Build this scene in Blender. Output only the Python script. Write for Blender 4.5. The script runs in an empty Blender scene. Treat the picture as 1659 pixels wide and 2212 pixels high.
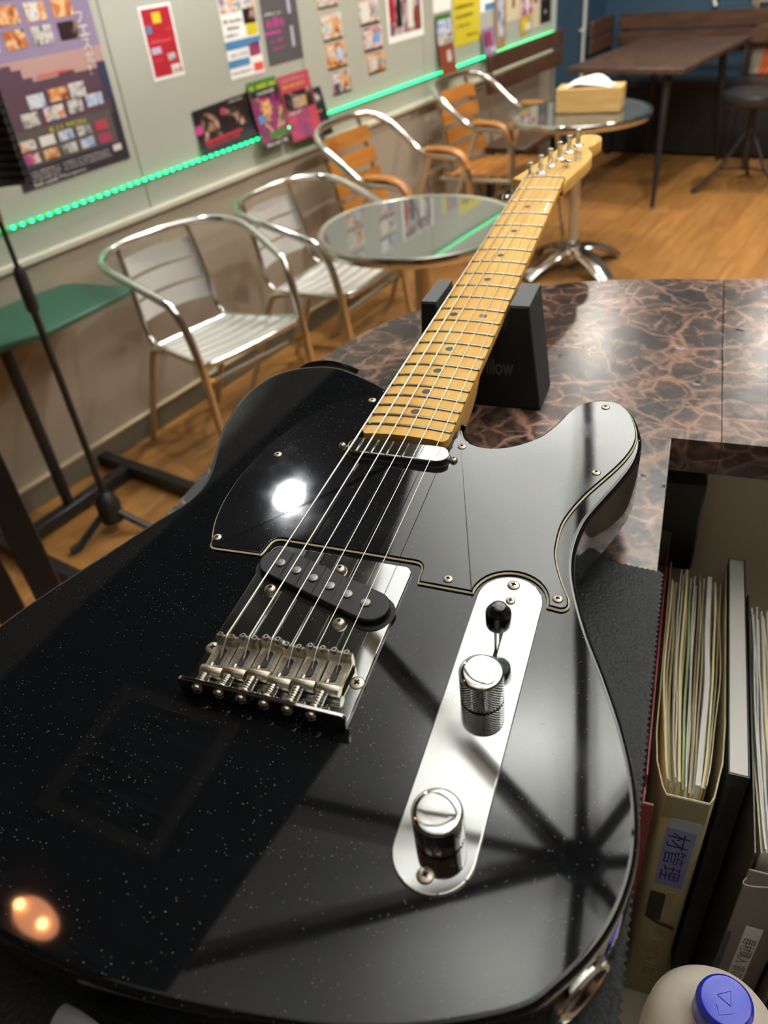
import bpy, bmesh, math, random
from math import sin, cos, pi, radians, hypot, atan2
from mathutils import Matrix, Vector

random.seed(7)
S = bpy.context.scene
COL = S.collection

# ------------------------------------------------------------------ camera
RC = [[0.8327667818911962, 0.5460843779958041, -0.09105679045204532],
      [0.26950736301732137, -0.5435445814968134, -0.794937147957327],
      [-0.48359618304702184, 0.6374567750305195, -0.599819632646063]]
FPX = 1671.19
cam = bpy.data.cameras.new('camera')
cam_o = bpy.data.objects.new('camera', cam)
COL.objects.link(cam_o)
r_, d_, f_ = (Vector(v) for v in RC)
M = Matrix((( r_.x, -d_.x, -f_.x, 0.0), (r_.y, -d_.y, -f_.y, 0.0), (r_.z, -d_.z, -f_.z, 1.39), (0, 0, 0, 1)))
cam_o.matrix_world = M
cam.sensor_fit = 'HORIZONTAL'
cam.sensor_width = 36.0
cam.lens = FPX * 36.0 / 1659.0
cam.clip_start = 0.02
cam.dof.use_dof = True
cam.dof.focus_distance = 0.43
cam.dof.aperture_fstop = 12.5
S.camera = cam_o

# ------------------------------------------------------------------ world, exposure
W = bpy.data.worlds.new('room_air')
W.use_nodes = True
W.node_tree.nodes['Background'].inputs[0].default_value = (0.9, 0.85, 0.78, 1)
W.node_tree.nodes['Background'].inputs[1].default_value = 0.02
S.world = W
S.view_settings.view_transform = 'Standard'
S.view_settings.look = 'None'
S.view_settings.gamma = 1.0
S.view_settings.use_curve_mapping = False
S.view_settings.exposure = 0.0
S.cycles.use_denoising = True
S.cycles.max_bounces = 8
S.cycles.caustics_reflective = False
S.cycles.caustics_refractive = False
S.cycles.sample_clamp_indirect = 6.0

# light levels (the lamps themselves are built further down, each with its housing)
WARM = (1.0, 0.93, 0.82)
COOL = (0.92, 0.96, 1.0)
DOWN_W = 23.0       # each recessed downlight
CANOPY_W = 30.0      # each bulb above the fabric canopy
LED_E = 5.0        # each green diode
AMBER_E = 90.0

# ------------------------------------------------------------------ mesh helpers
def rows(*cols):
    return Matrix([[c[i] for c in cols] for i in range(3)]).to_4x4()

class MB:
    def __init__(s, k=1.0):
        s.v = []; s.f = []; s.m = []; s.k = k; s.flat = set()
    def add(s, vs, fs, m=0, M=None):
        o = len(s.v)
        for p in vs:
            p = Vector(p) * s.k
            s.v.append(tuple(M @ p) if M is not None else tuple(p))
        for f in fs:
            s.f.append([i + o for i in f]); s.m.append(m)
        return s
    def box(s, x0, x1, y0, y1, z0, z1, b=0.0, m=0, M=None):
        X = (x0, x1); Y = (y0, y1); Z = (z0, z1)
        if b <= 0:
            vs = [(X[i], Y[j], Z[k]) for i in (0, 1) for j in (0, 1) for k in (0, 1)]
            fs = [(0, 1, 3, 2), (4, 6, 7, 5), (0, 4, 5, 1), (2, 3, 7, 6), (0, 2, 6, 4), (1, 5, 7, 3)]
            return s.add(vs, fs, m, M)
        vs = []
        for i in (0, 1):
            for j in (0, 1):
                for k in (0, 1):
                    full = (X[i], Y[j], Z[k]); sg = (1 - 2 * i, 1 - 2 * j, 1 - 2 * k)
                    for a in range(3):
                        vs.append(tuple(full[q] + (0 if q == a else b * sg[q]) for q in range(3)))
        ix = lambda c, a: (c[0] * 4 + c[1] * 2 + c[2]) * 3 + a
        fs = []
        for a in range(3):
            u, w = [q for q in range(3) if q != a]
            for sgn in (0, 1):
                q4 = []
                for (p, q) in ((0, 0), (1, 0), (1, 1), (0, 1)):
                    c = [0, 0, 0]; c[a] = sgn; c[u] = p; c[w] = q; q4.append(ix(c, a))
                fs.append(q4)
            for p in (0, 1):
                for q in (0, 1):
                    c0 = [0, 0, 0]; c0[u] = p; c0[w] = q; c1 = list(c0); c1[a] = 1
                    fs.append([ix(c0, u), ix(c1, u), ix(c1, w), ix(c0, w)])
        for i in (0, 1):
            for j in (0, 1):
                for k in (0, 1):
                    fs.append([ix((i, j, k), 0), ix((i, j, k), 1), ix((i, j, k), 2)])
        return s.add(vs, fs, m, M)
    def tube(s, path, r, n=10, closed=False, caps=True, m=0, M=None, flat=1.0, up=None):
        P = [Vector(p) for p in path]; N = len(P)
        R = r if isinstance(r, (list, tuple)) else [r] * N
        T = []
        for i in range(N):
            a = P[i - 1] if (i > 0 or closed) else P[i]
            b = P[(i + 1) % N] if (i < N - 1 or closed) else P[i]
            T.append((b - a).normalized())
        ref = Vector(up) if up else (Vector((0, 0, 1)) if abs(T[0].z) < 0.9 else Vector((1, 0, 0)))
        u = (ref - T[0] * ref.dot(T[0])).normalized()
        vs = []
        for i in range(N):
            u = (u - T[i] * u.dot(T[i]))
            if up:
                rr = Vector(up); u2 = rr - T[i] * rr.dot(T[i])
                if u2.length > 1e-4: u = u2
            u = u.normalized(); w = T[i].cross(u)
            for k in range(n):
                a = 2 * pi * k / n
                vs.append(tuple(P[i] + u * (R[i] * flat * sin(a)) + w * (R[i] * cos(a))))
        fs = []
        for i in range(N if closed else N - 1):
            j = (i + 1) % N
            for k in range(n):
                k2 = (k + 1) % n
                fs.append((i * n + k, i * n + k2, j * n + k2, j * n + k))
        if caps and not closed:
            fs.append(list(range(n))[::-1]); fs.append([(N - 1) * n + k for k in range(n)])
        return s.add(vs, fs, m, M)
    def lathe(s, prof, n=24, m=0, M=None):
        vs = []; fs = []
        for (r, z) in prof:
            for k in range(n):
                a = 2 * pi * k / n
                vs.append((max(r, 1e-5) * cos(a), max(r, 1e-5) * sin(a), z))
        for i in range(len(prof) - 1):
            for k in range(n):
                k2 = (k + 1) % n
                fs.append((i * n + k, i * n + k2, (i + 1) * n + k2, (i + 1) * n + k))
        if prof[0][0] > 1e-4: fs.append(list(range(n))[::-1])
        if prof[-1][0] > 1e-4: fs.append([(len(prof) - 1) * n + k for k in range(n)])
        return s.add(vs, fs, m, M)
    def rings(s, poly, levels, capb=True, capt=True, m=0, M=None, mtop=None):
        n = len(poly); vs = []; fs = []
        for (d, z) in levels:
            q = inset(poly, d)
            vs += [(x, y, z) for x, y in q]
        for i in range(len(levels) - 1):
            for k in range(n):
                k2 = (k + 1) % n
                fs.append((i * n + k, i * n + k2, (i + 1) * n + k2, (i + 1) * n + k))
        if capb: fs.append(list(range(n))[::-1])
        s.add(vs, fs, m, M)
        if capt:
            s.flat.add(len(s.f))
            s.add(vs[-n:], [list(range(n))], m if mtop is None else mtop, M)
        return s
    def quad(s, a, b, c, d, m=0, M=None):
        return s.add([a, b, c, d], [(0, 1, 2, 3)], m, M)
    def build(s, name, mats, parent=None, M=None, ang=38, smooth=True, **props):
        me = bpy.data.meshes.new(name)
        me.from_pydata(s.v, [], s.f)
        bm = bmesh.new(); bm.from_mesh(me)
        for f, k in zip(bm.faces, range(len(s.f))):
            f.material_index = s.m[k]; f.smooth = smooth and k not in s.flat
        bmesh.ops.remove_doubles(bm, verts=bm.verts, dist=1e-7)
        bmesh.ops.recalc_face_normals(bm, faces=bm.faces)
        if smooth:
            lim = radians(ang)
            for e in bm.edges:
                if len(e.link_faces) == 2:
                    e.smooth = all(f.smooth for f in e.link_faces) and e.calc_face_angle(0.0) < lim
            for f in bm.faces: f.smooth = True
        bm.to_mesh(me); bm.free()
        if not isinstance(mats, (list, tuple)): mats = [mats]
        for mm in mats: me.materials.append(mm)
        return link(name, me, parent, M, **props)

def link(name, me, parent=None, M=None, **props):
    o = bpy.data.objects.new(name, me); COL.objects.link(o)
    if parent is not None: o.parent = parent
    if M is not None: o.matrix_local = M
    for k, v in props.items(): o[k] = v
    return o

def thing(name, label, cat, loc=(0, 0, 0), rz=0.0, group=None, M=None):
    o = bpy.data.objects.new(name, None); COL.objects.link(o)
    o.empty_display_size = 0.05
    if M is not None: o.matrix_world = M
    else:
        o.location = loc; o.rotation_euler = (0, 0, rz)
    tag(o, label, cat, group); return o

def tag(o, label, cat, group=None):
    o['label'] = label; o['category'] = cat
    if group: o['group'] = group
    return o

KIDS = {}
def copy_tree(o, kids, label=None, loc=None, rz=None):
    def rec(a, par):
        c = a.copy(); COL.objects.link(c)
        if par is not None: c.parent = par
        for ch in kids.get(a.name, []): rec(ch, c)
        return c
    c = rec(o, None)
    if label: c['label'] = label
    if loc is not None: c.location = loc
    if rz is not None: c.rotation_euler = (0, 0, rz)
    return c
def kidmap():
    k = {}
    for o in bpy.data.objects:
        if o.parent: k.setdefault(o.parent.name, []).append(o)
    return k

def area2(p): return sum(p[i - 1][0] * p[i][1] - p[i][0] * p[i - 1][1] for i in range(len(p)))
def ccw(p): return list(p) if area2(p) > 0 else list(p)[::-1]
def inset(poly, d):
    if abs(d) < 1e-12: return [(p[0], p[1]) for p in poly]
    n = len(poly); sg = 1 if area2(poly) > 0 else -1; out = []
    for i in range(n):
        a, b, c = poly[i - 1], poly[i], poly[(i + 1) % n]
        e1 = Vector((b[0] - a[0], b[1] - a[1])); e2 = Vector((c[0] - b[0], c[1] - b[1]))
        if e1.length < 1e-9 or e2.length < 1e-9: out.append(b); continue
        e1.normalize(); e2.normalize()
        n1 = Vector((-e1.y, e1.x)) * sg; n2 = Vector((-e2.y, e2.x)) * sg
        t = n1 + n2; L = t.length
        if L < 1e-6: out.append(b); continue
        t /= L; k = d / max(t.dot(n1), 0.5)
        out.append((b[0] + t.x * k, b[1] + t.y * k))
    return out
def catmull(pts, seg=6, closed=False):
    n = len(pts); out = []
    P = [Vector(p) for p in pts]
    rng = range(n) if closed else range(n - 1)
    for i in rng:
        p1, p2 = P[i], P[(i + 1) % n]
        p0 = P[i - 1] if (i > 0 or closed) else p1 + (p1 - p2)
        p3 = P[(i + 2) % n] if (i + 2 < n or closed) else p2 + (p2 - p1)
        for k in range(seg):
            t = k / seg
            out.append(tuple(0.5 * ((2 * p1) + (p2 - p0) * t + (2 * p0 - 5 * p1 + 4 * p2 - p3) * t * t + (3 * p1 - p0 - 3 * p2 + p3) * t ** 3)))
    if not closed: out.append(tuple(P[-1]))
    return out
def arc(cx, cy, r, a0, a1, n=8):
    return [(cx + r * cos(radians(a0 + (a1 - a0) * i / n)), cy + r * sin(radians(a0 + (a1 - a0) * i / n))) for i in range(n + 1)]
def rrect(x0, x1, y0, y1, r, n=5):
    return arc(x1 - r, y1 - r, r, 0, 90, n) + arc(x0 + r, y1 - r, r, 90, 180, n) + arc(x0 + r, y0 + r, r, 180, 270, n) + arc(x1 - r, y0 + r, r, 270, 360, n)
def stadium(ax, ay, bx, by, r, n=12):
    a = math.degrees(atan2(by - ay, bx - ax))
    return arc(bx, by, r, a - 90, a + 90, n) + arc(ax, ay, r, a + 90, a + 270, n)

_TC = {}
def text_geo(txt, ext=0.0, bold=0.0):
    key = (txt, ext, bold)
    if key in _TC: return _TC[key]
    cu = bpy.data.curves.new('lettering', 'FONT'); cu.body = txt; cu.size = 1.0; cu.extrude = ext; cu.offset = bold
    cu.align_x = 'LEFT'; cu.resolution_u = 3
    o = bpy.data.objects.new('lettering', cu); COL.objects.link(o)
    dg = bpy.context.evaluated_depsgraph_get()
    me = bpy.data.meshes.new_from_object(o.evaluated_get(dg))
    vs = [tuple(v.co) for v in me.vertices]; fs = [tuple(p.vertices) for p in me.polygons]
    bpy.data.objects.remove(o); bpy.data.curves.remove(cu); bpy.data.meshes.remove(me)
    if vs:
        x0 = min(v[0] for v in vs); x1 = max(v[0] for v in vs); y0 = min(v[1] for v in vs); y1 = max(v[1] for v in vs)
    else: x0 = x1 = y0 = y1 = 0
    _TC[key] = (vs, fs, x0, x1, y0, y1); return _TC[key]
def put_text(mb, txt, o, u, v, w, h, width=None, m=0, ext=0.0, shear=0.0, bold=0.0):
    """letters of height h starting at o, running along u, tops along v, proud along w"""
    vs, fs, x0, x1, y0, y1 = text_geo(txt, ext, bold)
    if not vs: return
    k = h / (y1 - y0); kx = k if width is None else width / (x1 - x0)
    o = Vector(o); u = Vector(u); v = Vector(v); w = Vector(w)
    mb.add([tuple((o + u * ((p[0] - x0) * kx + shear * (p[1] - y0) * k) + v * ((p[1] - y0) * k) + w * (p[2] * k)) / mb.k) for p in vs], fs, m)

# ------------------------------------------------------------------ materials
def nmat(name):
    m = bpy.data.materials.new(name); m.use_nodes = True
    nt = m.node_tree; return m, nt, nt.nodes['Principled BSDF']
def N(nt, t, **kw):
    n = nt.nodes.new(t)
    for k, v in kw.items():
        if k.startswith('i_'): n.inputs[k[2:].replace('_', ' ')].default_value = v
        else: setattr(n, k, v)
    return n
def L(nt, a, b): nt.links.new(a, b)
def c4(c): return (c[0], c[1], c[2], 1.0)
def srgb(r, g, b):
    f = lambda x: (x / 255 / 12.92) if x / 255 <= 0.04045 else ((x / 255 + 0.055) / 1.055) ** 2.4
    return (f(r), f(g), f(b))
def mat(name, col, rough=0.5, metal=0.0, spec=0.5, coat=0.0, bump=None, var=None, trans=0.0, sub=None, emis=None):
    m, nt, b = nmat(name)
    b.inputs['Base Color'].default_value = c4(col); b.inputs['Roughness'].default_value = rough
    b.inputs['Metallic'].default_value = metal; b.inputs['Specular IOR Level'].default_value = spec
    b.inputs['Coat Weight'].default_value = coat; b.inputs['Coat Roughness'].default_value = 0.04
    b.inputs['Transmission Weight'].default_value = trans
    if emis:
        b.inputs['Emission Color'].default_value = c4(emis[0]); b.inputs['Emission Strength'].default_value = emis[1]
    if var or bump:
        tc = N(nt, 'ShaderNodeTexCoord')
    if var:      # (scale, colour2, lo, hi, stretch)
        sc, col2, lo, hi = var[:4]; st = var[4] if len(var) > 4 else (1, 1, 1)
        mp = N(nt, 'ShaderNodeMapping'); mp.inputs['Scale'].default_value = st
        nz = N(nt, 'ShaderNodeTexNoise'); nz.inputs['Scale'].default_value = sc; nz.inputs['Detail'].default_value = 5
        rp = N(nt, 'ShaderNodeValToRGB'); rp.color_ramp.elements[0].position = lo; rp.color_ramp.elements[1].position = hi
        rp.color_ramp.elements[0].color = c4(col); rp.color_ramp.elements[1].color = c4(col2)
        L(nt, tc.outputs['Object'], mp.inputs[0]); L(nt, mp.outputs[0], nz.inputs['Vector']); L(nt, nz.outputs['Fac'], rp.inputs[0]); L(nt, rp.outputs[0], b.inputs['Base Color'])
    if bump:     # (scale, strength, distance)
        nb = N(nt, 'ShaderNodeTexNoise'); nb.inputs['Scale'].default_value = bump[0]; nb.inputs['Detail'].default_value = 3
        bp = N(nt, 'ShaderNodeBump'); bp.inputs['Strength'].default_value = bump[1]; bp.inputs['Distance'].default_value = bump[2]
        L(nt, tc.outputs['Object'], nb.inputs['Vector']); L(nt, nb.outputs['Fac'], bp.inputs['Height']); L(nt, bp.outputs[0], b.inputs['Normal'])
    return m

def dusty(name, col, rough, metal=0.0, dens=0.93, scale=700.0, warp=None, smear=None, spec=0.5):
    """glossy finish with fine specks of dust"""
    m, nt, b = nmat(name)
    b.inputs['Metallic'].default_value = metal; b.inputs['Specular IOR Level'].default_value = spec
    tc = N(nt, 'ShaderNodeTexCoord')
    vo = N(nt, 'ShaderNodeTexVoronoi'); vo.inputs['Scale'].default_value = scale; L(nt, tc.outputs['Object'], vo.inputs['Vector'])
    lt = N(nt, 'ShaderNodeMath', operation='LESS_THAN'); lt.inputs[1].default_value = 0.23; L(nt, vo.outputs['Distance'], lt.inputs[0])
    sp = N(nt, 'ShaderNodeSeparateColor'); L(nt, vo.outputs['Color'], sp.inputs[0])
    nz = N(nt, 'ShaderNodeTexNoise'); nz.inputs['Scale'].default_value = 14; L(nt, tc.outputs['Object'], nz.inputs['Vector'])
    ad = N(nt, 'ShaderNodeMath', operation='MULTIPLY_ADD'); ad.inputs[1].default_value = 0.12; L(nt, nz.outputs['Fac'], ad.inputs[0]); L(nt, sp.outputs[0], ad.inputs[2])
    gt = N(nt, 'ShaderNodeMath', operation='GREATER_THAN'); gt.inputs[1].default_value = dens + 0.06; L(nt, ad.outputs[0], gt.inputs[0])
    mu = N(nt, 'ShaderNodeMath', operation='MULTIPLY'); L(nt, lt.outputs[0], mu.inputs[0]); L(nt, gt.outputs[0], mu.inputs[1])
    mx = N(nt, 'ShaderNodeMix', data_type='RGBA'); mx.inputs['A'].default_value = c4(col); mx.inputs['B'].default_value = (0.32, 0.31, 0.29, 1)
    L(nt, mu.outputs[0], mx.inputs['Factor']); L(nt, mx.outputs['Result'], b.inputs['Base Color'])
    mr = N(nt, 'ShaderNodeMath', operation='MULTIPLY_ADD'); mr.inputs[1].default_value = 0.6; mr.inputs[2].default_value = rough
    L(nt, mu.outputs[0], mr.inputs[0])
    if smear:
        n2 = N(nt, 'ShaderNodeTexNoise'); n2.inputs['Scale'].default_value = smear[0]; n2.inputs['Detail'].default_value = 4; L(nt, tc.outputs['Object'], n2.inputs['Vector'])
        rp = N(nt, 'ShaderNodeMapRange'); rp.inputs[1].default_value = 0.5; rp.inputs[2].default_value = 0.75; rp.inputs[3].default_value = 0; rp.inputs[4].default_value = smear[1]; L(nt, n2.outputs['Fac'], rp.inputs[0])
        a2 = N(nt, 'ShaderNodeMath', operation='ADD'); L(nt, mr.outputs[0], a2.inputs[0]); L(nt, rp.outputs[0], a2.inputs[1]); L(nt, a2.outputs[0], b.inputs['Roughness'])
    else: L(nt, mr.outputs[0], b.inputs['Roughness'])
    if warp:
        nb = N(nt, 'ShaderNodeTexNoise'); nb.inputs['Scale'].default_value = warp[0]; nb.inputs['Detail'].default_value = 0; L(nt, tc.outputs['Object'], nb.inputs['Vector'])
        bp = N(nt, 'ShaderNodeBump'); bp.inputs['Strength'].default_value = 1; bp.inputs['Distance'].default_value = warp[1]
        L(nt, nb.outputs['Fac'], bp.inputs['Height']); L(nt, bp.outputs[0], b.inputs['Normal'])
    return m

def marble(name):
    m, nt, b = nmat(name)
    tc = N(nt, 'ShaderNodeTexCoord')
    nz = N(nt, 'ShaderNodeTexNoise'); nz.inputs['Scale'].default_value = 9; nz.inputs['Detail'].default_value = 6; L(nt, tc.outputs['Object'], nz.inputs['Vector'])
    mxv = N(nt, 'ShaderNodeMix', data_type='VECTOR'); mxv.inputs['Factor'].default_value = 0.10
    L(nt, tc.outputs['Object'], mxv.inputs['A']); L(nt, nz.outputs['Color'], mxv.inputs['B'])
    outs = []
    for sc, w0 in ((15, 0.050), (44, 0.12)):
        vo = N(nt, 'ShaderNodeTexVoronoi', feature='DISTANCE_TO_EDGE'); vo.inputs['Scale'].default_value = sc; L(nt, mxv.outputs['Result'], vo.inputs['Vector'])
        mr = N(nt, 'ShaderNodeMapRange'); mr.inputs[1].default_value = 0.0; mr.inputs[2].default_value = w0; mr.inputs[3].default_value = 1; mr.inputs[4].default_value = 0; L(nt, vo.outputs['Distance'], mr.inputs[0])
        outs.append(mr.outputs[0])
    n2 = N(nt, 'ShaderNodeTexNoise'); n2.inputs['Scale'].default_value = 20; n2.inputs['Detail'].default_value = 8; n2.inputs['Roughness'].default_value = 0.7; L(nt, tc.outputs['Object'], n2.inputs['Vector'])
    r2 = N(nt, 'ShaderNodeMapRange'); r2.inputs[1].default_value = 0.40; r2.inputs[2].default_value = 0.66; L(nt, n2.outputs['Fac'], r2.inputs[0])
    v1 = N(nt, 'ShaderNodeMath', operation='MULTIPLY'); L(nt, outs[1], v1.inputs[0]); L(nt, r2.outputs[0], v1.inputs[1])
    n3 = N(nt, 'ShaderNodeTexNoise'); n3.inputs['Scale'].default_value = 7; n3.inputs['Detail'].default_value = 3; L(nt, tc.outputs['Object'], n3.inputs['Vector'])
    r3 = N(nt, 'ShaderNodeMapRange'); r3.inputs[1].default_value = 0.38; r3.inputs[2].default_value = 0.6; r3.inputs[3].default_value = .2; L(nt, n3.outputs['Fac'], r3.inputs[0])
    v0 = N(nt, 'ShaderNodeMath', operation='MULTIPLY'); L(nt, outs[0], v0.inputs[0]); L(nt, r3.outputs[0], v0.inputs[1])
    mxm = N(nt, 'ShaderNodeMath', operation='MAXIMUM'); L(nt, v0.outputs[0], mxm.inputs[0]); L(nt, v1.outputs[0], mxm.inputs[1])
    base = N(nt, 'ShaderNodeValToRGB'); e = base.color_ramp.elements
    e[0].position = 0.42; e[0].color = (0.014, 0.013, 0.015, 1); e[1].position = 0.68; e[1].color = (0.15, 0.080, 0.058, 1)
    k = base.color_ramp.elements.new(0.52); k.color = (0.040, 0.024, 0.020, 1)
    L(nt, n2.outputs['Fac'], base.inputs[0])
    mx = N(nt, 'ShaderNodeMix', data_type='RGBA'); mx.inputs['B'].default_value = (0.36, 0.20, 0.135, 1)
    mc = N(nt, 'ShaderNodeMath', operation='MULTIPLY'); mc.inputs[1].default_value = 0.85; L(nt, mxm.outputs[0], mc.inputs[0])
    L(nt, mc.outputs[0], mx.inputs['Factor']); L(nt, base.outputs[0], mx.inputs['A']); L(nt, mx.outputs['Result'], b.inputs['Base Color'])
    b.inputs['Roughness'].default_value = 0.24; b.inputs['Specular IOR Level'].default_value = 0.4
    nb = N(nt, 'ShaderNodeTexNoise'); nb.inputs['Scale'].default_value = 55; nb.inputs['Detail'].default_value = 2; L(nt, tc.outputs['Object'], nb.inputs['Vector'])
    # little air bubbles under the vinyl film
    vb = N(nt, 'ShaderNodeTexVoronoi'); vb.inputs['Scale'].default_value = 60; L(nt, tc.outputs['Object'], vb.inputs['Vector'])
    sb = N(nt, 'ShaderNodeSeparateColor'); L(nt, vb.outputs['Color'], sb.inputs[0])
    gb = N(nt, 'ShaderNodeMath', operation='GREATER_THAN'); gb.inputs[1].default_value = 0.86; L(nt, sb.outputs[0], gb.inputs[0])
    rb = N(nt, 'ShaderNodeMapRange'); rb.inputs[1].default_value = 0.0; rb.inputs[2].default_value = 0.25; rb.inputs[3].default_value = 1; rb.inputs[4].default_value = 0; L(nt, vb.outputs['Distance'], rb.inputs[0])
    mb_ = N(nt, 'ShaderNodeMath', operation='MULTIPLY'); L(nt, gb.outputs[0], mb_.inputs[0]); L(nt, rb.outputs[0], mb_.inputs[1])
    sm = N(nt, 'ShaderNodeMath', operation='MULTIPLY_ADD'); sm.inputs[1].default_value = 0.35; L(nt, nb.outputs['Fac'], sm.inputs[0]); L(nt, mb_.outputs[0], sm.inputs[2])
    bp = N(nt, 'ShaderNodeBump'); bp.inputs['Strength'].default_value = 0.5; bp.inputs['Distance'].default_value = 0.0012
    L(nt, sm.outputs[0], bp.inputs['Height']); L(nt, bp.outputs[0], b.inputs['Normal'])
    return m

def wood(name, c0, c1, scale=(1, 12, 12), rough=0.4, coat=0.0, nscale=8.0, spec=0.5):
    m, nt, b = nmat(name)
    tc = N(nt, 'ShaderNodeTexCoord'); mp = N(nt, 'ShaderNodeMapping'); mp.inputs['Scale'].default_value = scale
    oi = N(nt, 'ShaderNodeObjectInfo')
    ad = N(nt, 'ShaderNodeVectorMath', operation='ADD'); L(nt, tc.outputs['Object'], ad.inputs[0]); L(nt, oi.outputs['Random'], ad.inputs[1])
    nz = N(nt, 'ShaderNodeTexNoise'); nz.inputs['Scale'].default_value = nscale; nz.inputs['Detail'].default_value = 6; nz.inputs['Distortion'].default_value = 0.6
    rp = N(nt, 'ShaderNodeValToRGB'); rp.color_ramp.elements[0].position = 0.3; rp.color_ramp.elements[1].position = 0.72
    rp.color_ramp.elements[0].color = c4(c0); rp.color_ramp.elements[1].color = c4(c1)
    L(nt, ad.outputs[0], mp.inputs[0]); L(nt, mp.outputs[0], nz.inputs['Vector']); L(nt, nz.outputs['Fac'], rp.inputs[0])
    hs = N(nt, 'ShaderNodeHueSaturation'); mr = N(nt, 'ShaderNodeMapRange'); mr.inputs[3].default_value = 0.86; mr.inputs[4].default_value = 1.12
    L(nt, oi.outputs['Random'], mr.inputs[0]); L(nt, mr.outputs[0], hs.inputs['Value']); L(nt, rp.outputs[0], hs.inputs['Color']); L(nt, hs.outputs[0], b.inputs['Base Color'])
    b.inputs['Roughness'].default_value = rough; b.inputs['Coat Weight'].default_value = coat; b.inputs['Coat Roughness'].default_value = 0.06; b.inputs['Specular IOR Level'].default_value = spec
    return m

def print_mat(name, cols, scale=22, seed=0.0, stretch=(1, 1, 1)):
    """printed picture: patches of several inks"""
    m, nt, b = nmat(name)
    tc = N(nt, 'ShaderNodeTexCoord'); mp = N(nt, 'ShaderNodeMapping'); mp.inputs['Location'].default_value = (seed, seed * 1.7, seed * 0.6); mp.inputs['Scale'].default_value = stretch
    nz = N(nt, 'ShaderNodeTexNoise'); nz.inputs['Scale'].default_value = scale; nz.inputs['Detail'].default_value = 2.5; nz.inputs['Distortion'].default_value = 1.2
    rp = N(nt, 'ShaderNodeValToRGB'); el = rp.color_ramp.elements; n = len(cols)
    el[0].position = 0.28; el[0].color = c4(cols[0]); el[1].position = 0.74; el[1].color = c4(cols[-1])
    for i in range(1, n - 1):
        e = el.new(0.28 + 0.46 * i / (n - 1)); e.color = c4(cols[i])
    L(nt, tc.outputs['Object'], mp.inputs[0]); L(nt, mp.outputs[0], nz.inputs['Vector']); L(nt, nz.outputs['Fac'], rp.inputs[0]); L(nt, rp.outputs[0], b.inputs['Base Color'])
    b.inputs['Roughness'].default_value = 0.45
    return m

MT = {}
MT['body'] = dusty('black_gloss_lacquer', (0.0035, 0.004, 0.005), 0.035, dens=0.962, scale=1500, smear=(22, 0.03), spec=0.52)
MT['guard'] = dusty('black_gloss_plastic', (0.006, 0.006, 0.007), 0.05, dens=0.965, scale=1500, warp=(10, 0.0016), smear=(30, 0.05), spec=0.75)
MT['ply'] = mat('cream_plastic', srgb(222, 214, 180), 0.4)
MT['plyblack'] = mat('black_plastic_edge', (0.006, 0.006, 0.006), 0.3)
MT['chrome'] = dusty('polished_chrome', (0.66, 0.68, 0.68), 0.045, metal=1.0, dens=0.955, scale=1300, smear=(18, 0.10))
MT['chromeclean'] = mat('clean_chrome', (0.80, 0.81, 0.81), 0.05, 1.0)
MT['satin'] = mat('satin_chrome', (0.82, 0.82, 0.80), 0.32, 1.0)
MT['nickel'] = mat('worn_nickel', (0.50, 0.46, 0.38), 0.36, 1.0, bump=(900, 0.15, 0.0004), var=(160, (0.40, 0.34, 0.26), 0.4, 0.7))
MT['steel'] = mat('steel', (0.56, 0.53, 0.47), 0.25, 1.0)
MT['string'] = mat('string_wire', (0.72, 0.69, 0.62), 0.22, 1.0)
MT['dark'] = mat('black_void', (0.002, 0.002, 0.002), 0.7)
MT['pickup'] = mat('black_fibre', (0.005, 0.005, 0.0055), 0.42, spec=0.3)
MT['pole'] = mat('dull_magnet', (0.26, 0.255, 0.25), 0.5, 1.0)
MT['maple'] = wood('glossy_amber_maple', srgb(222, 164, 80), srgb(248, 206, 122), (26, 2.2, 26), 0.45, 0.05, 3.0, spec=0.10)
MT['dot'] = mat('black_inlay', (0.008, 0.008, 0.008), 0.3)
MT['fret'] = mat('fret_wire', (0.62, 0.58, 0.46), 0.22, 1.0)
MT['bone'] = mat('nut_material', srgb(232, 222, 196), 0.4)
MT['tip'] = mat('black_switch_plastic', (0.008, 0.008, 0.008), 0.14)
MT['marble'] = marble('brown_marble_vinyl')
MT['cloth'] = mat('black_suede_cloth', (0.006, 0.0065, 0.007), 0.62, spec=0.3, bump=(420, 0.9, 0.0012))
MT['foam'] = mat('black_foam', (0.009, 0.009, 0.010), 0.75, bump=(900, .3, .0004))
MT['foamtop'] = mat('charcoal_foam', (0.06, 0.06, 0.063), 0.6)
MT['greyink'] = mat('grey_ink', (0.10, 0.095, 0.09), 0.6)
MT['wallup'] = mat('pale_grey_green_paint', srgb(174, 176, 164), 0.55, var=(1.6, srgb(165, 166, 153), 0.35, 0.7))
MT['walllow'] = mat('taupe_panel', srgb(158, 147, 130), 0.42)
MT['trim'] = mat('pale_trim', srgb(200, 194, 176), 0.45)
MT['base'] = mat('grey_skirting_vinyl', srgb(104, 98, 84), 0.4)
MT['basetop'] = mat('pale_skirting_cap', srgb(190, 172, 140), 0.5)
MT['blue'] = mat('petrol_blue_paint', srgb(46, 72, 92), 0.55)
MT['ceil'] = mat('dark_ceiling_paint', (0.012, 0.011, 0.010), 0.8)
MT['plain'] = mat('dim_plaster', srgb(120, 108, 92), 0.8)
MT['floor'] = wood('honey_floorboard', srgb(138, 94, 48), srgb(166, 118, 64), (14, 1.2, 14), 0.36, 0.0, 3.0)
MT['alu'] = mat('brushed_aluminium', (0.74, 0.74, 0.71), 0.42, 0.45)
MT['alutube'] = mat('polished_aluminium_tube', (0.72, 0.71, 0.68), 0.16, 1.0)
MT['alupowder'] = mat('aluminium_leg', srgb(200, 186, 160), 0.4, 0.35)
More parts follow.
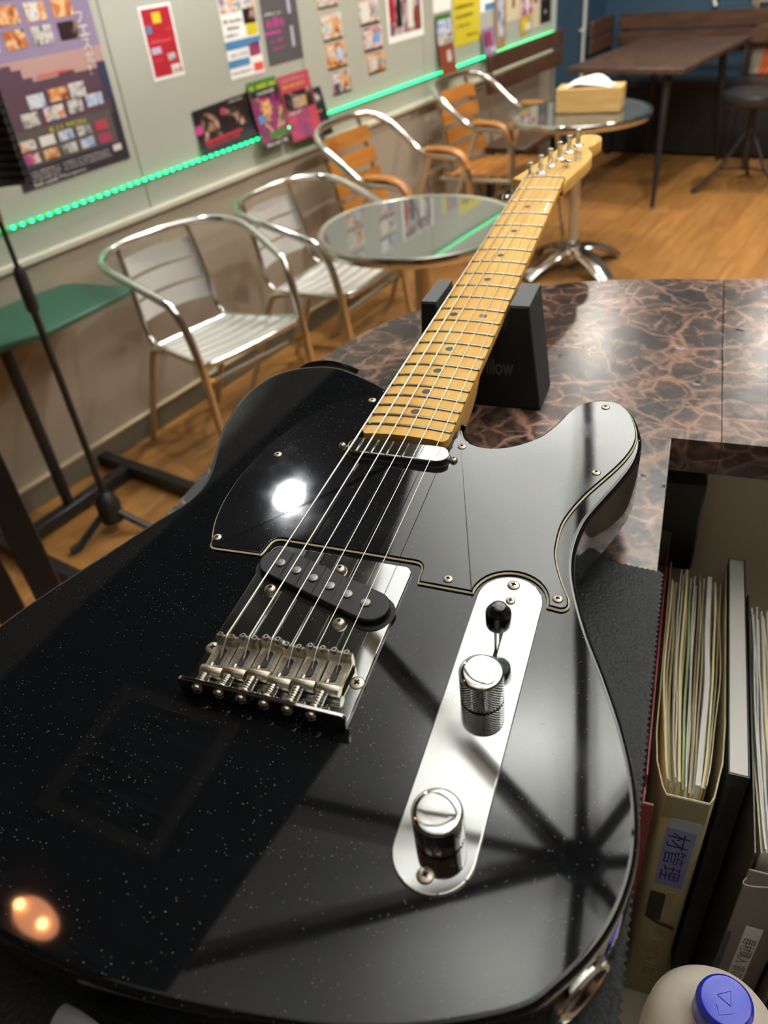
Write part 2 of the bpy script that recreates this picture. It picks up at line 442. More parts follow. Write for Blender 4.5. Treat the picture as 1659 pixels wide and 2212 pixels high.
MT['slatwood'] = wood('orange_slat_wood', srgb(142, 86, 32), srgb(176, 118, 52), (8, 2, 8), 0.35, 0.2, 3.0)
MT['glass'] = mat('grey_glass_top', (0.24, 0.26, 0.25), 0.03, 0.75)
MT['darkwood'] = wood('dark_brown_wood', srgb(58, 38, 28), srgb(88, 62, 46), (2, 9, 9), 0.4, 0.0, 4.0)
MT['tablewood'] = wood('walnut_tabletop', srgb(54, 37, 29), srgb(76, 54, 42), (9, 2, 9), 0.5, 0.0, 4.0)
MT['pine'] = wood('pale_pine', srgb(204, 160, 96), srgb(226, 186, 124), (2, 14, 14), 0.45, 0.0, 4.0)
MT['tissue'] = mat('white_tissue', srgb(236, 236, 228), 0.8)
MT['blackmetal'] = mat('black_powder_coat', (0.010, 0.010, 0.011), 0.42)
MT['blackrib'] = mat('black_rubber', (0.008, 0.008, 0.008), 0.5)
MT['greendesk'] = mat('dark_green_laminate', srgb(40, 84, 66), 0.4)  # green LED reflection on a dark top, put into its base colour
MT['leather'] = mat('black_leatherette', (0.014, 0.013, 0.013), 0.38, bump=(160, .3, .001))
MT['white'] = mat('white_plastic', srgb(226, 224, 216), 0.4)
MT['paper'] = mat('white_paper', srgb(248, 248, 246), 0.7)
MT['cream'] = mat('cream_paper', srgb(244, 228, 182), 0.7)
MT['greenpaper'] = mat('pale_green_paper', srgb(150, 168, 128), 0.7)
MT['greypaper'] = mat('grey_sleeve_edge', srgb(208, 200, 176), 0.5)
MT['sleeve'] = mat('yellowed_clear_plastic', srgb(190, 180, 140), 0.22, 0.0, 0.5, trans=0.45)
MT['cover'] = mat('yellowed_polypropylene', srgb(176, 164, 128), 0.30)
MT['maroon'] = mat('maroon_card', srgb(116, 34, 44), 0.5)
MT['charcoal'] = mat('charcoal_cover', srgb(44, 42, 40), 0.4)
MT['greyfile'] = mat('grey_file_plastic', srgb(112, 108, 102), 0.3)
MT['paletape'] = mat('pale_blue_tape', srgb(150, 172, 178), 0.5)
MT['bluetape'] = mat('lilac_blue_tape', srgb(120, 124, 176), 0.5)
MT['navyink'] = mat('navy_marker_ink', srgb(24, 28, 110), 0.5)
MT['blackink'] = mat('black_ink', (0.012, 0.012, 0.012), 0.5)
MT['embossed'] = mat('embossed_plastic', srgb(160, 148, 114), 0.3)
MT['bluecap'] = mat('blue_cap_plastic', srgb(22, 44, 188), 0.22)
MT['hdpe'] = mat('white_bottle_plastic', srgb(206, 196, 184), 0.4)
MT['clearbox'] = mat('clear_frosted_plastic', srgb(186, 190, 196), 0.25, trans=0.5)
MT['webbing'] = mat('grey_woven_webbing', srgb(120, 120, 126), 0.8, bump=(1500, .8, .0006))
MT['cabinet'] = mat('grey_brown_cabinet', srgb(196, 186, 166), 0.5)
MT['copperpart'] = mat('brass_end', srgb(190, 140, 50), 0.35, 0.7)
MT['silver'] = mat('silver_foot', (0.7, 0.68, 0.64), 0.25, 1.0)
MT['conduit'] = mat('pale_grey_conduit', srgb(168, 172, 170), 0.5)
MT['orange'] = mat('orange_lacquer', srgb(200, 92, 46), 0.4)
MT['black'] = mat('black_print', (0.014, 0.013, 0.014), 0.5)
# inks
INK = dict(
    white=srgb(226, 224, 214), black=srgb(24, 20, 24), red=srgb(168, 30, 46), yellow=srgb(214, 196, 50), pink=srgb(206, 62, 150), blue=srgb(74, 130, 176),
    violet=srgb(138, 122, 150), dusk=srgb(176, 140, 136), plum=srgb(82, 58, 72), slate=srgb(82, 78, 76), night=srgb(46, 40, 52), grey=srgb(84, 82, 86),
    gold=srgb(196, 160, 70), rose=srgb(170, 60, 78), green=srgb(60, 110, 40), sky=srgb(120, 160, 205), beige=srgb(214, 198, 166), navy=srgb(50, 52, 78), coral=srgb(226, 90, 84), lilac=srgb(190, 180, 206), brown=srgb(126, 60, 40))
for k, c in INK.items(): MT['ink_' + k] = mat('ink_' + k, c, 0.45)
MT['ph_warm'] = print_mat('photo_warm', [srgb(70, 34, 20), srgb(190, 112, 62), srgb(232, 190, 140), srgb(70, 50, 50)], 26, 1)
MT['ph_cool'] = print_mat('photo_cool', [srgb(60, 66, 110), srgb(150, 170, 210), srgb(220, 222, 226), srgb(70, 80, 90)], 24, 2)
MT['ph_grey'] = print_mat('photo_grey', [srgb(40, 40, 40), srgb(130, 126, 122), srgb(214, 210, 204), srgb(70, 68, 66)], 26, 3)
MT['ph_dark'] = print_mat('photo_dark', [srgb(16, 10, 12), srgb(40, 20, 20), srgb(30, 18, 18), srgb(170, 130, 110), srgb(226, 210, 196)], 15, 4)
MT['ph_stage'] = print_mat('photo_stage', [srgb(20, 12, 18), srgb(150, 40, 110), srgb(70, 40, 60), srgb(196, 150, 110), srgb(60, 90, 150)], 22, 5)
MT['ph_rose'] = print_mat('photo_rose', [srgb(50, 26, 44), srgb(120, 60, 100), srgb(176, 66, 84), srgb(70, 60, 80)], 18, 6)
MT['ph_food'] = print_mat('photo_light', [srgb(226, 200, 160), srgb(190, 110, 60), srgb(232, 228, 218), srgb(120, 150, 170), srgb(180, 60, 60)], 24, 7)
MT['ph_blue'] = print_mat('photo_blue', [srgb(60, 80, 170), srgb(190, 60, 90), srgb(230, 226, 220), srgb(60, 60, 120)], 20, 8)
MT['ph_gold'] = print_mat('photo_gold', [srgb(60, 50, 50), srgb(190, 150, 70), srgb(120, 110, 130), srgb(210, 190, 140)], 26, 9)
MT['ph_street'] = print_mat('photo_street', [srgb(44, 40, 46), srgb(206, 202, 200), srgb(120, 30, 44), srgb(60, 66, 90), srgb(170, 160, 150)], 13, 10, (1, 2, 0.6))
MT['led'] = mat('green_diode', (0.0, 0.3, 0.1), 0.3, emis=((0.01, 1.0, 0.33), LED_E))
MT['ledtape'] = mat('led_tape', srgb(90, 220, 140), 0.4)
MT['amber'] = mat('amber_bulb_glass', (0.9, 0.4, 0.15), 0.3, emis=((1.0, 0.42, 0.16), AMBER_E))
MT['amberglass'] = mat('amber_glass', (0.5, 0.25, 0.1), 0.3, emis=((1.0, 0.42, 0.20), 11.0))
MT['lens'] = mat('downlight_lens', (0.9, 0.9, 0.9), 0.3, emis=((0.9, 0.95, 1.0), 10.0))

# ------------------------------------------------------------------ ceiling lights
ZC = 2.90
def spot_disc(name, parent, loc, size, power, col, spread=150):
    l = bpy.data.lights.new(name, 'AREA'); l.shape = 'DISK'; l.size = size; l.energy = power; l.color = col; l.spread = radians(spread)
    o = bpy.data.objects.new(name, l); COL.objects.link(o); o.parent = parent; o.location = loc; return o
def downlight(x, y, power, col, label):
    t = thing('ceiling_downlight', label, 'ceiling light', (x, y, ZC), 0, 'recessed ceiling downlights')
    MB().lathe([(0.041, 0.0), (0.041, -0.006), (0.066, -0.008), (0.072, -0.004), (0.072, 0.0)], 28).build('trim_ring', MT['white'], t)
    MB().lathe([(0.0001, -0.002), (0.040, -0.002)], 24).build('lens', MT['lens'], t)
    spot_disc('lamp', t, (0, 0, -0.010), 0.072, power, col)
downlight(-1.781, 1.648, DOWN_W * 0.45, COOL, 'cool white downlight in the ceiling over the gap between counter and posters')
for i, (x, y) in enumerate(((1.02, 0.55), (-0.55, 3.0), (-1.45, 2.9), (-1.50, 4.3), (-0.55, 4.6), (0.75, 3.2), (0.9, 5.0))):  # the first is an added lamp that brightens the file bay
    downlight(x, y, DOWN_W * (2.5 if i == 0 else 1.0), WARM, ['warm downlight right of the canopy over the files in the counter bay', 'warm downlight over the floor beyond the counter corner', 'warm downlight over the nearer glass table', 'warm downlight over the wooden bistro chairs and far glass table',
        'warm downlight over the bench by the blue wall', 'warm downlight over the open floor right of the round tables', 'warm downlight in the far right ceiling corner'][i])

# amber pendant bulbs mirrored in the near edge of the lacquer
t = thing('pendant_lamp', 'amber glass twin-bulb pendant hanging over the near end of the counter', 'lamp', (-1.003, 0.021, 2.30))
MB().tube([(0, 0, 0.031), (0, 0, ZC - 2.30)], 0.004, 8).build('cord', MT['blackmetal'], t)
MB().lathe([(0.0, 0.03), (0.035, 0.026), (0.050, 0.008), (0.053, -0.012), (0.049, -0.016), (0.0, -0.018)], 28).build('shade', MT['amberglass'], t, Matrix.Diagonal((1.0, 0.56, 1.0, 1.0)))
for sx in (-0.034, 0.034):
    MB().lathe([(0.0, -0.036), (0.007, -0.034), (0.010, -0.028), (0.008, -0.021), (0.006, -0.0185)], 16, M=Matrix.Translation((sx, 0, 0))).build('bulb', MT['amber'], t)

# white fabric canopy stretched on dark ribs under the ceiling, lamps above it
HUB = (-0.17, 0.626)
m, nt, b = nmat('white_canopy_fabric')
nt.nodes.remove(b)
tr = N(nt, 'ShaderNodeBsdfTranslucent'); df = N(nt, 'ShaderNodeBsdfDiffuse'); mx = N(nt, 'ShaderNodeMixShader')
tr.inputs[0].default_value = (0.80, 0.82, 0.80, 1); df.inputs[0].default_value = (0.80, 0.80, 0.77, 1); mx.inputs[0].default_value = 0.6
L(nt, df.outputs[0], mx.inputs[1]); L(nt, tr.outputs[0], mx.inputs[2]); L(nt, mx.outputs[0], nt.nodes['Material Output'].inputs[0])
MT['canopy'] = m
MT['ribcloth'] = mat('grey_rib_sleeve', (0.16, 0.16, 0.16), 0.7)
can = thing('ceiling_canopy', 'white fabric canopy on eight dark ribs hung under the ceiling over the counter', 'canopy', (HUB[0], HUB[1], 2.32))
edge = [(-0.735, -0.75), (-0.74, 0.65), (-1.0, 1.25), (-1.16, 1.85), (-1.25, 2.45), (0.85, 2.45), (0.85, -0.75)]
per = []
for i in range(len(edge)):
    a = edge[i]; c = edge[(i + 1) % len(edge)]
    for k in range(6): per.append((a[0] + (c[0] - a[0]) * k / 6 - HUB[0], a[1] + (c[1] - a[1]) * k / 6 - HUB[1], 0.07))
vs = [(0, 0, 0)]; fs = []; n = len(per)
for q in (0.33, 0.66, 1.0): vs += [(p[0] * q, p[1] * q, p[2] * q) for p in per]
for k in range(n):
    k2 = (k + 1) % n; fs.append((0, 1 + k, 1 + k2))
    for q in (0, 1): fs.append((1 + q * n + k, 1 + q * n + k2, 1 + (q + 1) * n + k2, 1 + (q + 1) * n + k))
MB().add(vs, fs).build('fabric', MT['canopy'], can)
def edge_hit(ang):
    d = Vector((cos(radians(ang)), sin(radians(ang)))); best = 9
    for i in range(n):
        a = Vector(per[i][:2]); e = Vector(per[(i + 1) % n][:2]) - a
        den = d.x * e.y - d.y * e.x
        if abs(den) < 1e-9: continue
        tt = (a.x * e.y - a.y * e.x) / den; uu = (a.x * d.y - a.y * d.x) / den
        if tt > 0 and 0 <= uu <= 1: best = min(best, tt)
    return d * best
for ang in (156, 194, 222, 287, 335, 33, 78, 112):
    p = edge_hit(ang)
    MB().tube([(0, 0, 0.013), (p.x, p.y, 0.083)], 0.018, 8).build('rib', MT['ribcloth'], can)
MB().lathe([(0.0, -0.03), (0.035, -0.028), (0.045, -0.01), (0.04, 0.02), (0.0, 0.03)], 18).build('hub', MT['blackmetal'], can)
MB().tube([(0, 0, 0.02), (0, 0, ZC - 2.32)], 0.008, 8).build('hanger', MT['blackmetal'], can)
for i, (x, y, z, k) in enumerate(((-0.36, 0.82, 2.54, 0.75), (-0.22, 0.40, 2.54, 0.30), (0.10, 0.50, 2.54, .3), (-0.04, 0.93, 2.54, .8), (-0.85, 1.95, 2.86, 3.6), (-0.15, 2.0, 2.86, 4.4), (0.4, 1.9, 2.86, 3.4), (0.35, 0.9, 2.86, 1.8), (-0.40, 1.25, 2.86, 2.2), (-0.3, 0.0, 2.86, .45), (0.4, -0.1, 2.86, .5))):
    t = thing('canopy_bulb', 'white shaded lamp above the fabric canopy', 'bulb', (x, y, z), 0, 'lamps above the canopy')
    MB().lathe([(0.0, -0.02), (0.018, -0.018), (0.024, -0.008), (0.018, 0.008), (0.012, 0.015), (0.012, 0.0195)], 14).build('glass', MT['white'], t)
    MB().lathe([(0.062, -0.022), (0.060, 0.010), (0.03, 0.022), (0.0, 0.022)], 20).build('shade', MT['white'], t)
    if z < 2.8: MB().tube([(0, 0, 0.022), (0, 0, ZC - z)], 0.003, 6).build('cord', MT['blackmetal'], t)
    l = bpy.data.lights.new('lamp', 'SPOT'); l.energy = CANOPY_W * k; l.color = (1.0, 0.98, 0.94); l.shadow_soft_size = 0.03; l.spot_size = radians(150); l.spot_blend = 0.5
    o = bpy.data.objects.new('lamp', l); COL.objects.link(o); o.parent = t; o.location = (0, 0, -0.055)

# ceiling air grille mirrored in the lacquer
t = thing('ceiling_vent', 'square pale air grille in the dark ceiling', 'vent', (-1.48, 0.475, ZC), radians(9))
b_ = MB(); w = 0.225
for (x0, x1, y0, y1) in ((-w, w, -w, -w + .04), (-w, w, w - .04, w), (-w, -w + .04, -w + .04, w - .04), (w - .04, w, -w + .04, w - .04)): b_.box(x0, x1, y0, y1, -0.016, 0)
b_.build('frame', mat('grille_paint', (0.16, 0.15, 0.13), 0.6), t)
for k in range(8):
    y = -0.155 + k * 0.043
    MB().box(-0.18, 0.18, y - 0.004, y + 0.012, -0.014, -0.006, M=None).build('slat', mat('grille_slat', (0.05, 0.047, 0.042), 0.6) if k == 0 else bpy.data.materials['grille_slat'], t)

# ------------------------------------------------------------------ room shell
XL, YB, XR, YN = -2.16, 5.90, 3.0, -2.2
def struct(name, mb, m, parent=None, **k):
    o = mb.build(name, m, parent, **k)
    if parent is None: o['kind'] = 'structure'
    return o
fl = struct('floor', MB().box(XL - .1, XR + .1, YN - .1, YB + .1, -0.08, -0.014), MT['dark'])
pw, pl = 0.12, 0.92
pm = []
for k in range(4): pm.append(None)
ix = 0
for i in range(int((0.55 - XL) / pw) + 1):
    x = XL + i * pw; off = (i * 0.37) % pl
    y = -0.3 - off
    while y < YB:
        y1 = min(y + pl, YB)
        if y1 - y > 0.02:
            if abs(y1 - y - pl) < 1e-6 and pm[i % 4]: o = link('plank', pm[i % 4], fl)
            else:
                o = MB().box(0.0008, pw - 0.0008, 0.0008, y1 - y - 0.0008, -0.014, 0.0, 0.0012).build('plank', MT['floor'], fl)
                if abs(y1 - y - pl) < 1e-6: pm[i % 4] = o.data
            o.location = (x, y, 0)
        y += pl
struct('floor', MB().box(0.56, XR, YN, YB, -0.014, 0.0).box(XL, 0.56, YN, -1.22, -0.014, 0), MT['floor'])
struct('ceiling', MB().box(XL - .1, XR + .1, YN - .1, YB + .1, ZC, ZC + 0.1), MT['ceil'])
YE = 5.04
wl = struct('wall_left', MB().box(XL - 0.12, XL - 0.012, YN, YE, 0, ZC), MT['plain'])
seams = [YN, -0.9, 0.0, 0.88, 1.765, 2.66, 3.55, 4.44, YE]
for a, c in zip(seams[:-1], seams[1:]):
    MB().box(XL - 0.012, XL, a + .001, c - .001, 0.70, ZC, 0.0015).build('panel', MT['wallup'], wl)
    MB().box(XL - 0.012, XL + 0.004, a + .0005, c - .0005, 0.0, 0.70, 0.0015).build('panel', MT['walllow'], wl)
struct('trim_1', MB().box(XL - 0.002, XL + 0.018, YN, YE, 0.702, 0.722, 0.003), MT['trim'])
struct('trim_2', MB().box(XL - 0.01, XL + 0.010, YE - .002, YE + 0.022, 0.0, ZC, 0.002), MT['conduit'])
struct('wall_left_far', MB().box(XL - 0.12, XL, YE + .02, YB + .12, 0, ZC), MT['blue'])
struct('baseboard_left', MB().box(XL + .002, XL + 0.016, YN, YE, 0.0, 0.078, 0.002), MT['base'])
struct('baseboard_left_cap', MB().box(XL + .003, XL + 0.020, YN, YE, 0.078, 0.088, 0.002), MT['basetop'])
struct('wall_back', MB().box(XL, XR, YB, YB + 0.12, 0, ZC), MT['blue'])
struct('baseboard_back', MB().box(XL, XR, YB - 0.014, YB, 0.0, 0.10, 0.002), MT['base'])
struct('wall_right', MB().box(XR, XR + 0.12, YN, YB, 0, ZC), MT['plain'])
struct('wall_front', MB().box(XL, XR, YN - 0.12, YN, 0, ZC), MT['plain'])

# green LED strip on the wall
def led_strip(label, z, n):
    global led_me
    led = thing('led_strip', label, 'light strip', (XL, 0.9, z))
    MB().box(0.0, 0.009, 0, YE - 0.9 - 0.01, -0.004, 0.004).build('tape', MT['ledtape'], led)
    for k in range(n):
        if led_me is None:
            o = MB().box(0.009, 0.019, -0.0035, 0.0035, -0.0035, 0.0035, 0.0008).build('diode', MT['led'], led); led_me = o.data
        else: o = link('diode', led_me, led)
        o.location = (0, 0.015 + k * 0.0312, 0)
led_me = None
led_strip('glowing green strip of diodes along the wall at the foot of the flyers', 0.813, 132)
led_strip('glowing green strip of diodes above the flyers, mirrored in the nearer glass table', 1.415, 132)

# ------------------------------------------------------------------ posters and flyers on the left wall
FX = XL + 0.0012
def flyer(label, y0, y1, z0, z1, basem, blocks=(), texts=(), name='flyer', curl=0.0, tilt=0.0, lean=0.0, cat='flyer', group=None, x=FX):
    """a printed sheet; blocks and texts are its flat print in sheet coordinates (u right, v down, 0..1)"""
    w = y1 - y0; h = z1 - z0; mats = [basem]; idx = {basem.name: 0}; mb = MB()
    def mi(mt):
        if mt.name not in idx: idx[mt.name] = len(mats); mats.append(mt)
        return idx[mt.name]
    def P(u, v, lift):
        c = lean * v + curl * max(0.0, (v - 0.45)) ** 2 + abs(curl) * 0.6 * max(0, u - 0.7) ** 2
        return (lift + c, u * w, (0.5 - v) * h)
    def patch(u0, v0, u1, v1, m, lift, back=False):
        nv = 8 if (curl or lean) else 1; nu = 6 if curl else 1
        vs = []; fs = []
        for j in range(nv + 1):
            for i in range(nu + 1): vs.append(P(u0 + (u1 - u0) * i / nu, v0 + (v1 - v0) * j / nv, lift))
        for j in range(nv):
            for i in range(nu):
                a = j * (nu + 1) + i; fs.append((a, a + 1, a + nu + 2, a + nu + 1))
        mb.add(vs, fs, m)
    if curl or lean: patch(0, 0, 1, 1, 0, 0.0)
    else: mb.box(-0.0006, 0.0, 0, w, -h / 2, h / 2)
    lf = 0.0004
    for (u0, v0, u1, v1, mt) in blocks: patch(u0, v0, u1, v1, mi(mt), lf); lf += 0.00004
    for tx in texts:
        s, u, v, hh, mt = tx[:5]; vert = tx[5] if len(tx) > 5 else False
        wid = tx[6] if len(tx) > 6 else None
        if s.startswith('~'):          # a line of type too small to read: letter-sized strokes
            uu = u; end = min(0.96, u + (wid or 0.3)); k = hh * h / w
            while uu < end:
                lw = k * random.choice((0.35, 0.55, 0.7))
                if random.random() < 0.16: uu += k * 0.5; continue
                t0 = random.choice((1.0, 0.75, 0.75)); nb = random.randint(2, 3)
                for q in range(nb): patch(uu + lw * q / nb, v - hh * t0 * random.uniform(.8, 1), uu + lw * (q + 0.55) / nb, v, mi(mt), lf + 0.0001)
                if random.random() < .7: patch(uu, v - hh * t0 * .55, uu + lw * .8, v - hh * t0 * .4, mi(mt), lf + 0.0002)
                uu += lw + k * 0.12
            continue
        if vert:
            for k, ch in enumerate(s):
                if ch == 'ー': put_text(mb, '|', P(u + 0.02, v + (k + .9) * hh * 1.12, lf + .0002), (0, 1, 0), (0, 0, 1), (1, 0, 0), hh * h * .8, m=mi(mt)); continue
                put_text(mb, ch, P(u, v + (k + 1) * hh * 1.12, lf + .0002), (0, 1, 0), (0, 0, 1), (1, 0, 0), hh * h * (0.9 if ch not in '、。' else .3), m=mi(mt))
        else: put_text(mb, s, P(u, v, lf + .0002), (0, 1, 0), (0, 0, 1), (1, 0, 0), hh * h, None if wid is None else wid * w, m=mi(mt))
    Mx = Matrix.Translation((x, y0, (z0 + z1) / 2)) @ Matrix.Rotation(tilt, 4, 'X')
    o = mb.build(name, mats, None, Mx, smooth=bool(curl))
    return tag(o, label, cat, group)
I = lambda k: MT['ink_' + k]
def grid(u0, v0, cols, rws, cw, ch, gx, gy, kinds, skip=()):
    out = []; q = 0
    for r in range(rws):
        for c in range(cols):
            if (r, c) in skip: continue
            u = u0 + c * (cw + gx); v = v0 + r * (ch + gy)
            out.append((u, v, u + cw, v + ch, MT[kinds[q % len(kinds)]])); q += 1
    return out
# big festival poster
pb = [(0, 0, 1, 0.46, I('violet')), (0, 0.46, 1, 0.56, I('dusk')), (0, 0.56, 1, 0.765, I('plum')), (0.06, 0.745, 0.93, 0.905, I('slate'))]
for k in range(14):
    u = k / 14; hgt = 0.035 * (sin(k * 0.9) + sin(k * 0.37 + 1) + 0.4)
    pb.append((u, 0.555 - max(0, hgt), u + 1 / 14, 0.57, I('plum')))
pb += [(0.92, 0.53, 1, 0.70, I('navy')), (0.955, 0.70, 1, 1, I('night')), (0, 0.905, 1, 1, I('night'))]
pb += grid(0.02, 0.245, 4, 2, 0.165, 0.075, 0.055, 0.02, ['ph_cool', 'ph_warm', 'ph_food', 'ph_warm', 'ph_cool', 'ph_warm', 'ph_grey', 'ph_dark'])
pb += grid(0.02, 0.05, 4, 2, 0.165, 0.075, 0.055, 0.02, ['ph_warm', 'ph_grey', 'ph_cool', 'ph_food'])
pb += [(0.26, 0.605, 0.40, 0.665, MT['ph_cool']), (0.44, 0.60, 0.60, 0.655, MT['ph_warm']), (0.62, 0.595, 0.76, 0.66, MT['ph_grey']),
       (0.17, 0.675, 0.31, 0.735, MT['ph_grey']), (0.36, 0.67, 0.53, 0.73, MT['ph_food']), (0.57, 0.665, 0.70, 0.725, MT['ph_grey']), (0.74, 0.66, 0.89, 0.715, MT['ph_cool'])]
kk = ['ph_food', 'ph_grey', 'ph_cool', 'ph_grey', 'ph_rose', 'ph_blue', 'ph_warm', 'ph_grey', 'ph_cool', 'ph_rose']
for r in range(2):
    for c in range(5):
        u = 0.09 + c * 0.165; v = 0.785 + r * 0.06
        pb.append((u, v, u + 0.125, v + 0.045, I('white') if (r == 0 and c == 1) else I('rose') if (c == 4 and r == 0) else MT[kk[r * 5 + c]]))
pb.append((0.86, 0.915, 0.94, 0.945, I('white')))
pt = [('フェスだ!', 0.845, 0.30, 0.050, I('white'), True), ('だ!', 0.02, 0.60, 0.050, I('white'), True), ('~', 0.40, 0.545, 0.022, I('coral'), False, .3), ('8.11 MON', 0.36, 0.778, 0.022, I('yellow'), False, .32)]
for k in range(3):
    pt.append(('~', 0.10, 0.932 + k * 0.017, 0.011, I('white'), False, 0.24))
    pt.append(('~', 0.38, 0.930 + k * 0.015, 0.009, I('white'), False, 0.44))
pt.append(('~', 0.10, 0.992, 0.019, I('white'), False, 0.2)); pt.append(('Morgana', 0.32, 0.992, 0.019, I('white'), False, 0.24))
flyer('large dusky purple festival poster with grids of band photographs at the left edge', 1.335, 1.735, 0.885, 1.46, I('night'), pb, pt, 'poster', cat='poster')
# tall red flyer
flyer('tall red flyer with a white border and a yellow disc', 1.908, 2.043, 1.068, 1.268, MT['paper'],
      [(0.06, 0.04, 0.94, 0.95, I('red')), (0.36, 0.10, 0.62, 0.24, I('yellow')), (0.10, 0.26, 0.26, 0.36, I('blue')), (0.12, 0.47, 0.80, 0.49, I('coral')), (0.12, 0.55, 0.42, 0.64, I('lilac')), (0.58, 0.66, 0.82, 0.76, MT['ph_grey']), (0.62, 0.82, 0.90, 0.95, I('white'))],
      [('~', 0.65, 0.35, 0.04, I('coral')), ('~', 0.14, 0.46, 0.035, I('coral')), ('~', 0.10, 0.74, 0.03, I('coral')), ('~', 0.68, 0.93, 0.06, I('red'))])
flyer('white and blue schedule flyer with band photographs beside the dark grey flyer', 2.255, 2.435, 1.015, 1.30, MT['paper'],
      [(0.02, 0.02, 0.98, 0.32, MT['ph_food']), (0.62, 0.30, 0.98, 0.46, MT['ph_dark']), (0.66, 0.46, 0.98, 0.58, I('yellow')), (0, 0.60, 1, 0.66, I('blue')), (0.0, 0.66, 0.66, 0.69, I('blue')), (0.64, 0.66, 0.97, 0.80, MT['ph_rose']), (0, 0.80, 0.6, 0.88, I('blue')), (0.70, 0.88, 0.98, 0.97, I('coral'))],
      [('~', 0.06, 0.42, 0.05, I('grey'), False, .48), ('~', 0.06, 0.49, 0.045, I('grey'), False, .4), ('~', 0.06, 0.56, 0.045, I('grey')), ('~', 0.05, 0.77, 0.06, I('lilac'), False, .55), ('~', 0.2, 0.87, 0.04, I('sky')), ('~', 0.05, 0.95, 0.03, I('grey'), False, .6)])
flyer('dark grey flyer with magenta lettering and a white guitar neck', 2.465, 2.668, 1.025, 1.30, I('grey'),
      [(0.72, 0.20, 0.80, 0.86, I('lilac')), (0.62, 0.46, 0.80, 0.60, I('slate')), (0.66, 0.84, 0.92, 0.94, I('slate')), (0.0, 0.62, 0.45, 0.65, I('pink'))],
      [('~', 0.08, 0.58, 0.13, I('pink'), False, .5), ('~', 0.06, 0.44, 0.04, I('white'), False, .45), ('~', 0.12, 0.75, 0.05, I('pink')), ('~', 0.12, 0.83, 0.04, I('pink'), False, .4), ('~', 0.45, 0.12, 0.05, I('white'))])
flyer('black landscape flyer of two musicians curling off the wall over the green strip', 2.035, 2.325, 0.822, 0.958, I('black'),
      [(0.10, 0.14, 0.40, 0.72, MT['ph_dark']), (0.52, 0.22, 0.86, 0.66, MT['ph_dark']), (0.46, 0.15, 0.55, 0.30, I('rose')), (0.0, 0.35, 0.10, 0.55, I('pink')), (0.08, 0.74, 0.75, 0.80, I('red'))],
      [('~', 0.10, 0.90, 0.10, I('red'), False, .6), ('~', 0.62, 0.10, 0.06, I('white'), False, .3)], curl=0.06, tilt=radians(2), x=FX + .002)
flyer('narrow colourful flyer with a yellow on green heading beside the black landscape one', 2.318, 2.475, 0.775, 0.995, MT['ph_stage'],
      [(0, 0, 1, 0.14, I('green')), (0.02, 0.14, 1, 0.24, I('black')), (0.30, 0.30, 0.60, 0.52, MT['ph_warm']), (0.1, 0.5, 0.3, 0.62, I('blue')), (0.3, 0.78, 0.9, 0.88, I('green')), (0, 0.9, 1, 1, I('black'))],
      [('~', 0.05, 0.12, 0.08, I('yellow'), False, .9), ('~', 0.25, 0.21, 0.05, I('white'), False, .65), ('~', 0.1, 0.97, 0.05, I('white'), False, .8)], curl=0.03, lean=0.030, x=FX + .006)
flyer('rose red flyer with a dark crowd photograph, lowest of the tilted pair', 2.49, 2.675, 0.765, 0.985, I('rose'),
      [(0.04, 0.26, 0.97, 0.55, MT['ph_dark']), (0.04, 0.55, 0.72, 0.98, MT['ph_rose']), (0.30, 0.35, 0.75, 0.52, MT['ph_gold'])],
      [('~', 0.10, 0.10, 0.06, I('dusk'), False, .75), ('~', 0.08, 0.19, 0.05, I('yellow'), False, .7), ('~', 0.10, 0.60, 0.05, I('white'), False, .4)], curl=0.03, lean=0.030, x=FX + .004)
flyer('small black flyer half hidden behind the rose red one', 2.66, 2.745, 0.745, 0.915, I('black'), [(0.35, 0.1, 0.7, 0.3, I('grey'))], [('~', 0.45, 0.25, 0.12, I('white')), ('~', 0.3, 0.5, 0.06, I('gold')), ('~', 0.3, 0.75, 0.06, I('white'))], lean=0.04)
fnames = ['uppermost', 'second', 'third', 'lowest']
for k, (ya, yb, za, zb, ph) in enumerate(((2.795, 2.925, 1.165, 1.245, 'ph_food'), (2.803, 2.935, 1.055, 1.145, 'ph_food'), (2.812, 2.945, 0.955, 1.045, 'ph_warm'), (2.826, 2.955, 0.862, 0.945, 'ph_street'))):
    flyer('small picture flyer, %s in the column next to the dark grey flyer' % fnames[k], ya, yb, za, zb, MT[ph], [(0, .92, 1, 1, I('black')), (0.1, 0.08, 0.4, 0.5, MT['ph_food']), (.5, .2, .9, .75, MT['ph_warm' if k % 2 else 'ph_cool'])], group='left column of picture flyers')
for k, (ya, yb, za, zb, ph) in enumerate(((3.055, 3.195, 1.175, 1.25, 'ph_cool'), (3.065, 3.205, 1.075, 1.165, 'ph_food'), (3.075, 3.215, 0.98, 1.065, 'ph_blue'), (3.092, 3.225, 0.895, 0.97, 'ph_warm'))):
    flyer('small picture flyer, %s in the column beside the white bordered photo print' % fnames[k], ya, yb, za, zb, MT[ph], [(0, .9, 1, 1, I('black')), (0.08, 0.1, 0.5, 0.85, I('white') if k < 2 else MT['ph_food']), (.55, .2, .9, .7, I('sky') if k == 2 else MT['ph_grey'])], group='right column of picture flyers')
flyer('white bordered photo print of clothes on a rail', 3.265, 3.56, 0.985, 1.25, MT['paper'], [(0.06, 0.02, 0.94, 0.90, MT['ph_street']), (0.08, .38, .22, .72, I('red')), (.26, .34, .40, .80, I('black')), (.56, .30, .72, .84, I('white')), (.76, .55, .92, .88, I('brown'))])
